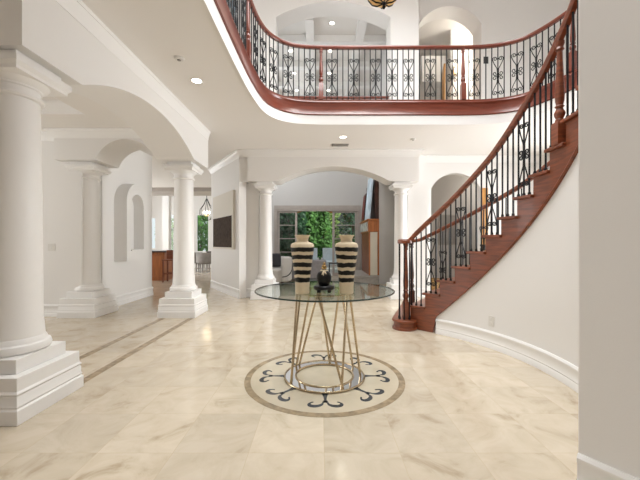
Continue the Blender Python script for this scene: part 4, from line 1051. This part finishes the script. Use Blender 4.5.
# ------------------------------------------------------------------ lights
def area(name, loc, rot, sx, sy, power, col=(1, 1, 1), spread=180):
    l = bpy.data.lights.new(name, 'AREA'); l.shape = 'RECTANGLE'; l.size = sx; l.size_y = sy; l.energy = power; l.color = col; l.spread = R(spread)
    o = bpy.data.objects.new(name, l); COL.objects.link(o); o.location = loc; o.rotation_euler = rot; return o
def point(name, loc, power, r=0.1, col=(1, 0.93, 0.82)):
    l = bpy.data.lights.new(name, 'POINT'); l.energy = power; l.shadow_soft_size = r; l.color = col
    o = bpy.data.objects.new(name, l); COL.objects.link(o); o.location = loc; return o
def spot(name, loc, power, r=0.06, col=(1, 0.93, 0.82)):
    l = bpy.data.lights.new(name, 'SPOT'); l.energy = power; l.shadow_soft_size = r; l.color = col; l.spot_size = R(120); l.spot_blend = 0.6
    o = bpy.data.objects.new(name, l); COL.objects.link(o); o.location = loc; return o
DAY = (0.95, 0.98, 1.0)
area('entry_fill', (0.3, -1.15, 3.0), (R(90), 0, 0), 4.0, 4.5, 8, DAY)  # weak fill added behind the camera; the wall there has no window
area('foyer_top_fill', (1.1, 3.0, 7.2), (0, 0, 0), 3.2, 4.0, 300, DAY, 150)  # large unseen fill added under the closed foyer roof
point('chandelier_light', (hx, hy, 4.95), 65, 0.35, (1, 0.97, 0.92))
area('dining_side_fill', (-8.8, 3.2, 1.8), (0, R(-90), 0), 2.4, 4.0, 125, DAY)  # added daylight fill from the unseen far side of the dining room
area('stair_hall_side_fill', (5.9, 5.4, 1.7), (0, R(90), 0), 2.4, 2.6, 130, DAY, 120)  # unseen fill added to brighten the far hall and its ceiling
area('family_side_fill', (-2.9, 10.3, 4.5), (0, R(-90), 0), 3.2, 2.5, 90, DAY)  # added fill high beside the solid left wall of the family room
area('family_ceiling_light', (-0.3, 9.9, 6.3), (0, 0, 0), 1.6, 2.6, 22, DAY)
area('kitchen_side_fill', (-8.8, 11.5, 1.9), (0, R(-90), 0), 2.4, 5.0, 180, DAY)  # added fill along the windowless left kitchen wall
point('upper_hall_light', (4.3, 8.3, 5.9), 45, 0.2)
spot('hall_spot', (-1.52, 4.07, 3.17), 25)
spot('arch_spot', (0.434, 6.23, 3.17), 40, 0.12)
point('alcove_light', (4.4, 8.4, 2.7), 10, 0.1)
sun = bpy.data.lights.new('sun', 'SUN'); sun.energy = 3.0; sun.angle = R(1.5)
so = bpy.data.objects.new('sun', sun); COL.objects.link(so); so.rotation_euler = (R(20), R(38), 0)

w = bpy.data.worlds.new('world'); sc.world = w; w.use_nodes = True
bg = w.node_tree.nodes['Background']; bg.inputs['Color'].default_value = (0.90, 0.95, 1.0, 1); bg.inputs['Strength'].default_value = 0.9

# ------------------------------------------------------------------ camera
cam = bpy.data.cameras.new('camera'); co = bpy.data.objects.new('camera', cam); COL.objects.link(co)
co.location = (0, 0, 1.2); co.rotation_euler = (R(90), 0, 0)
cam.sensor_width = 36; cam.lens = 36 * 330 / 640; cam.shift_y = 3 / 640; cam.clip_start = 0.05; cam.clip_end = 200
sc.camera = co
sc.view_settings.view_transform = 'Standard'; sc.view_settings.look = 'None'; sc.view_settings.gamma = 1; sc.view_settings.use_curve_mapping = False
sc.view_settings.exposure = 0.25
sc.cycles.max_bounces = 10; sc.cycles.diffuse_bounces = 6; sc.cycles.transparent_max_bounces = 12
sc.cycles.sample_clamp_indirect = 6
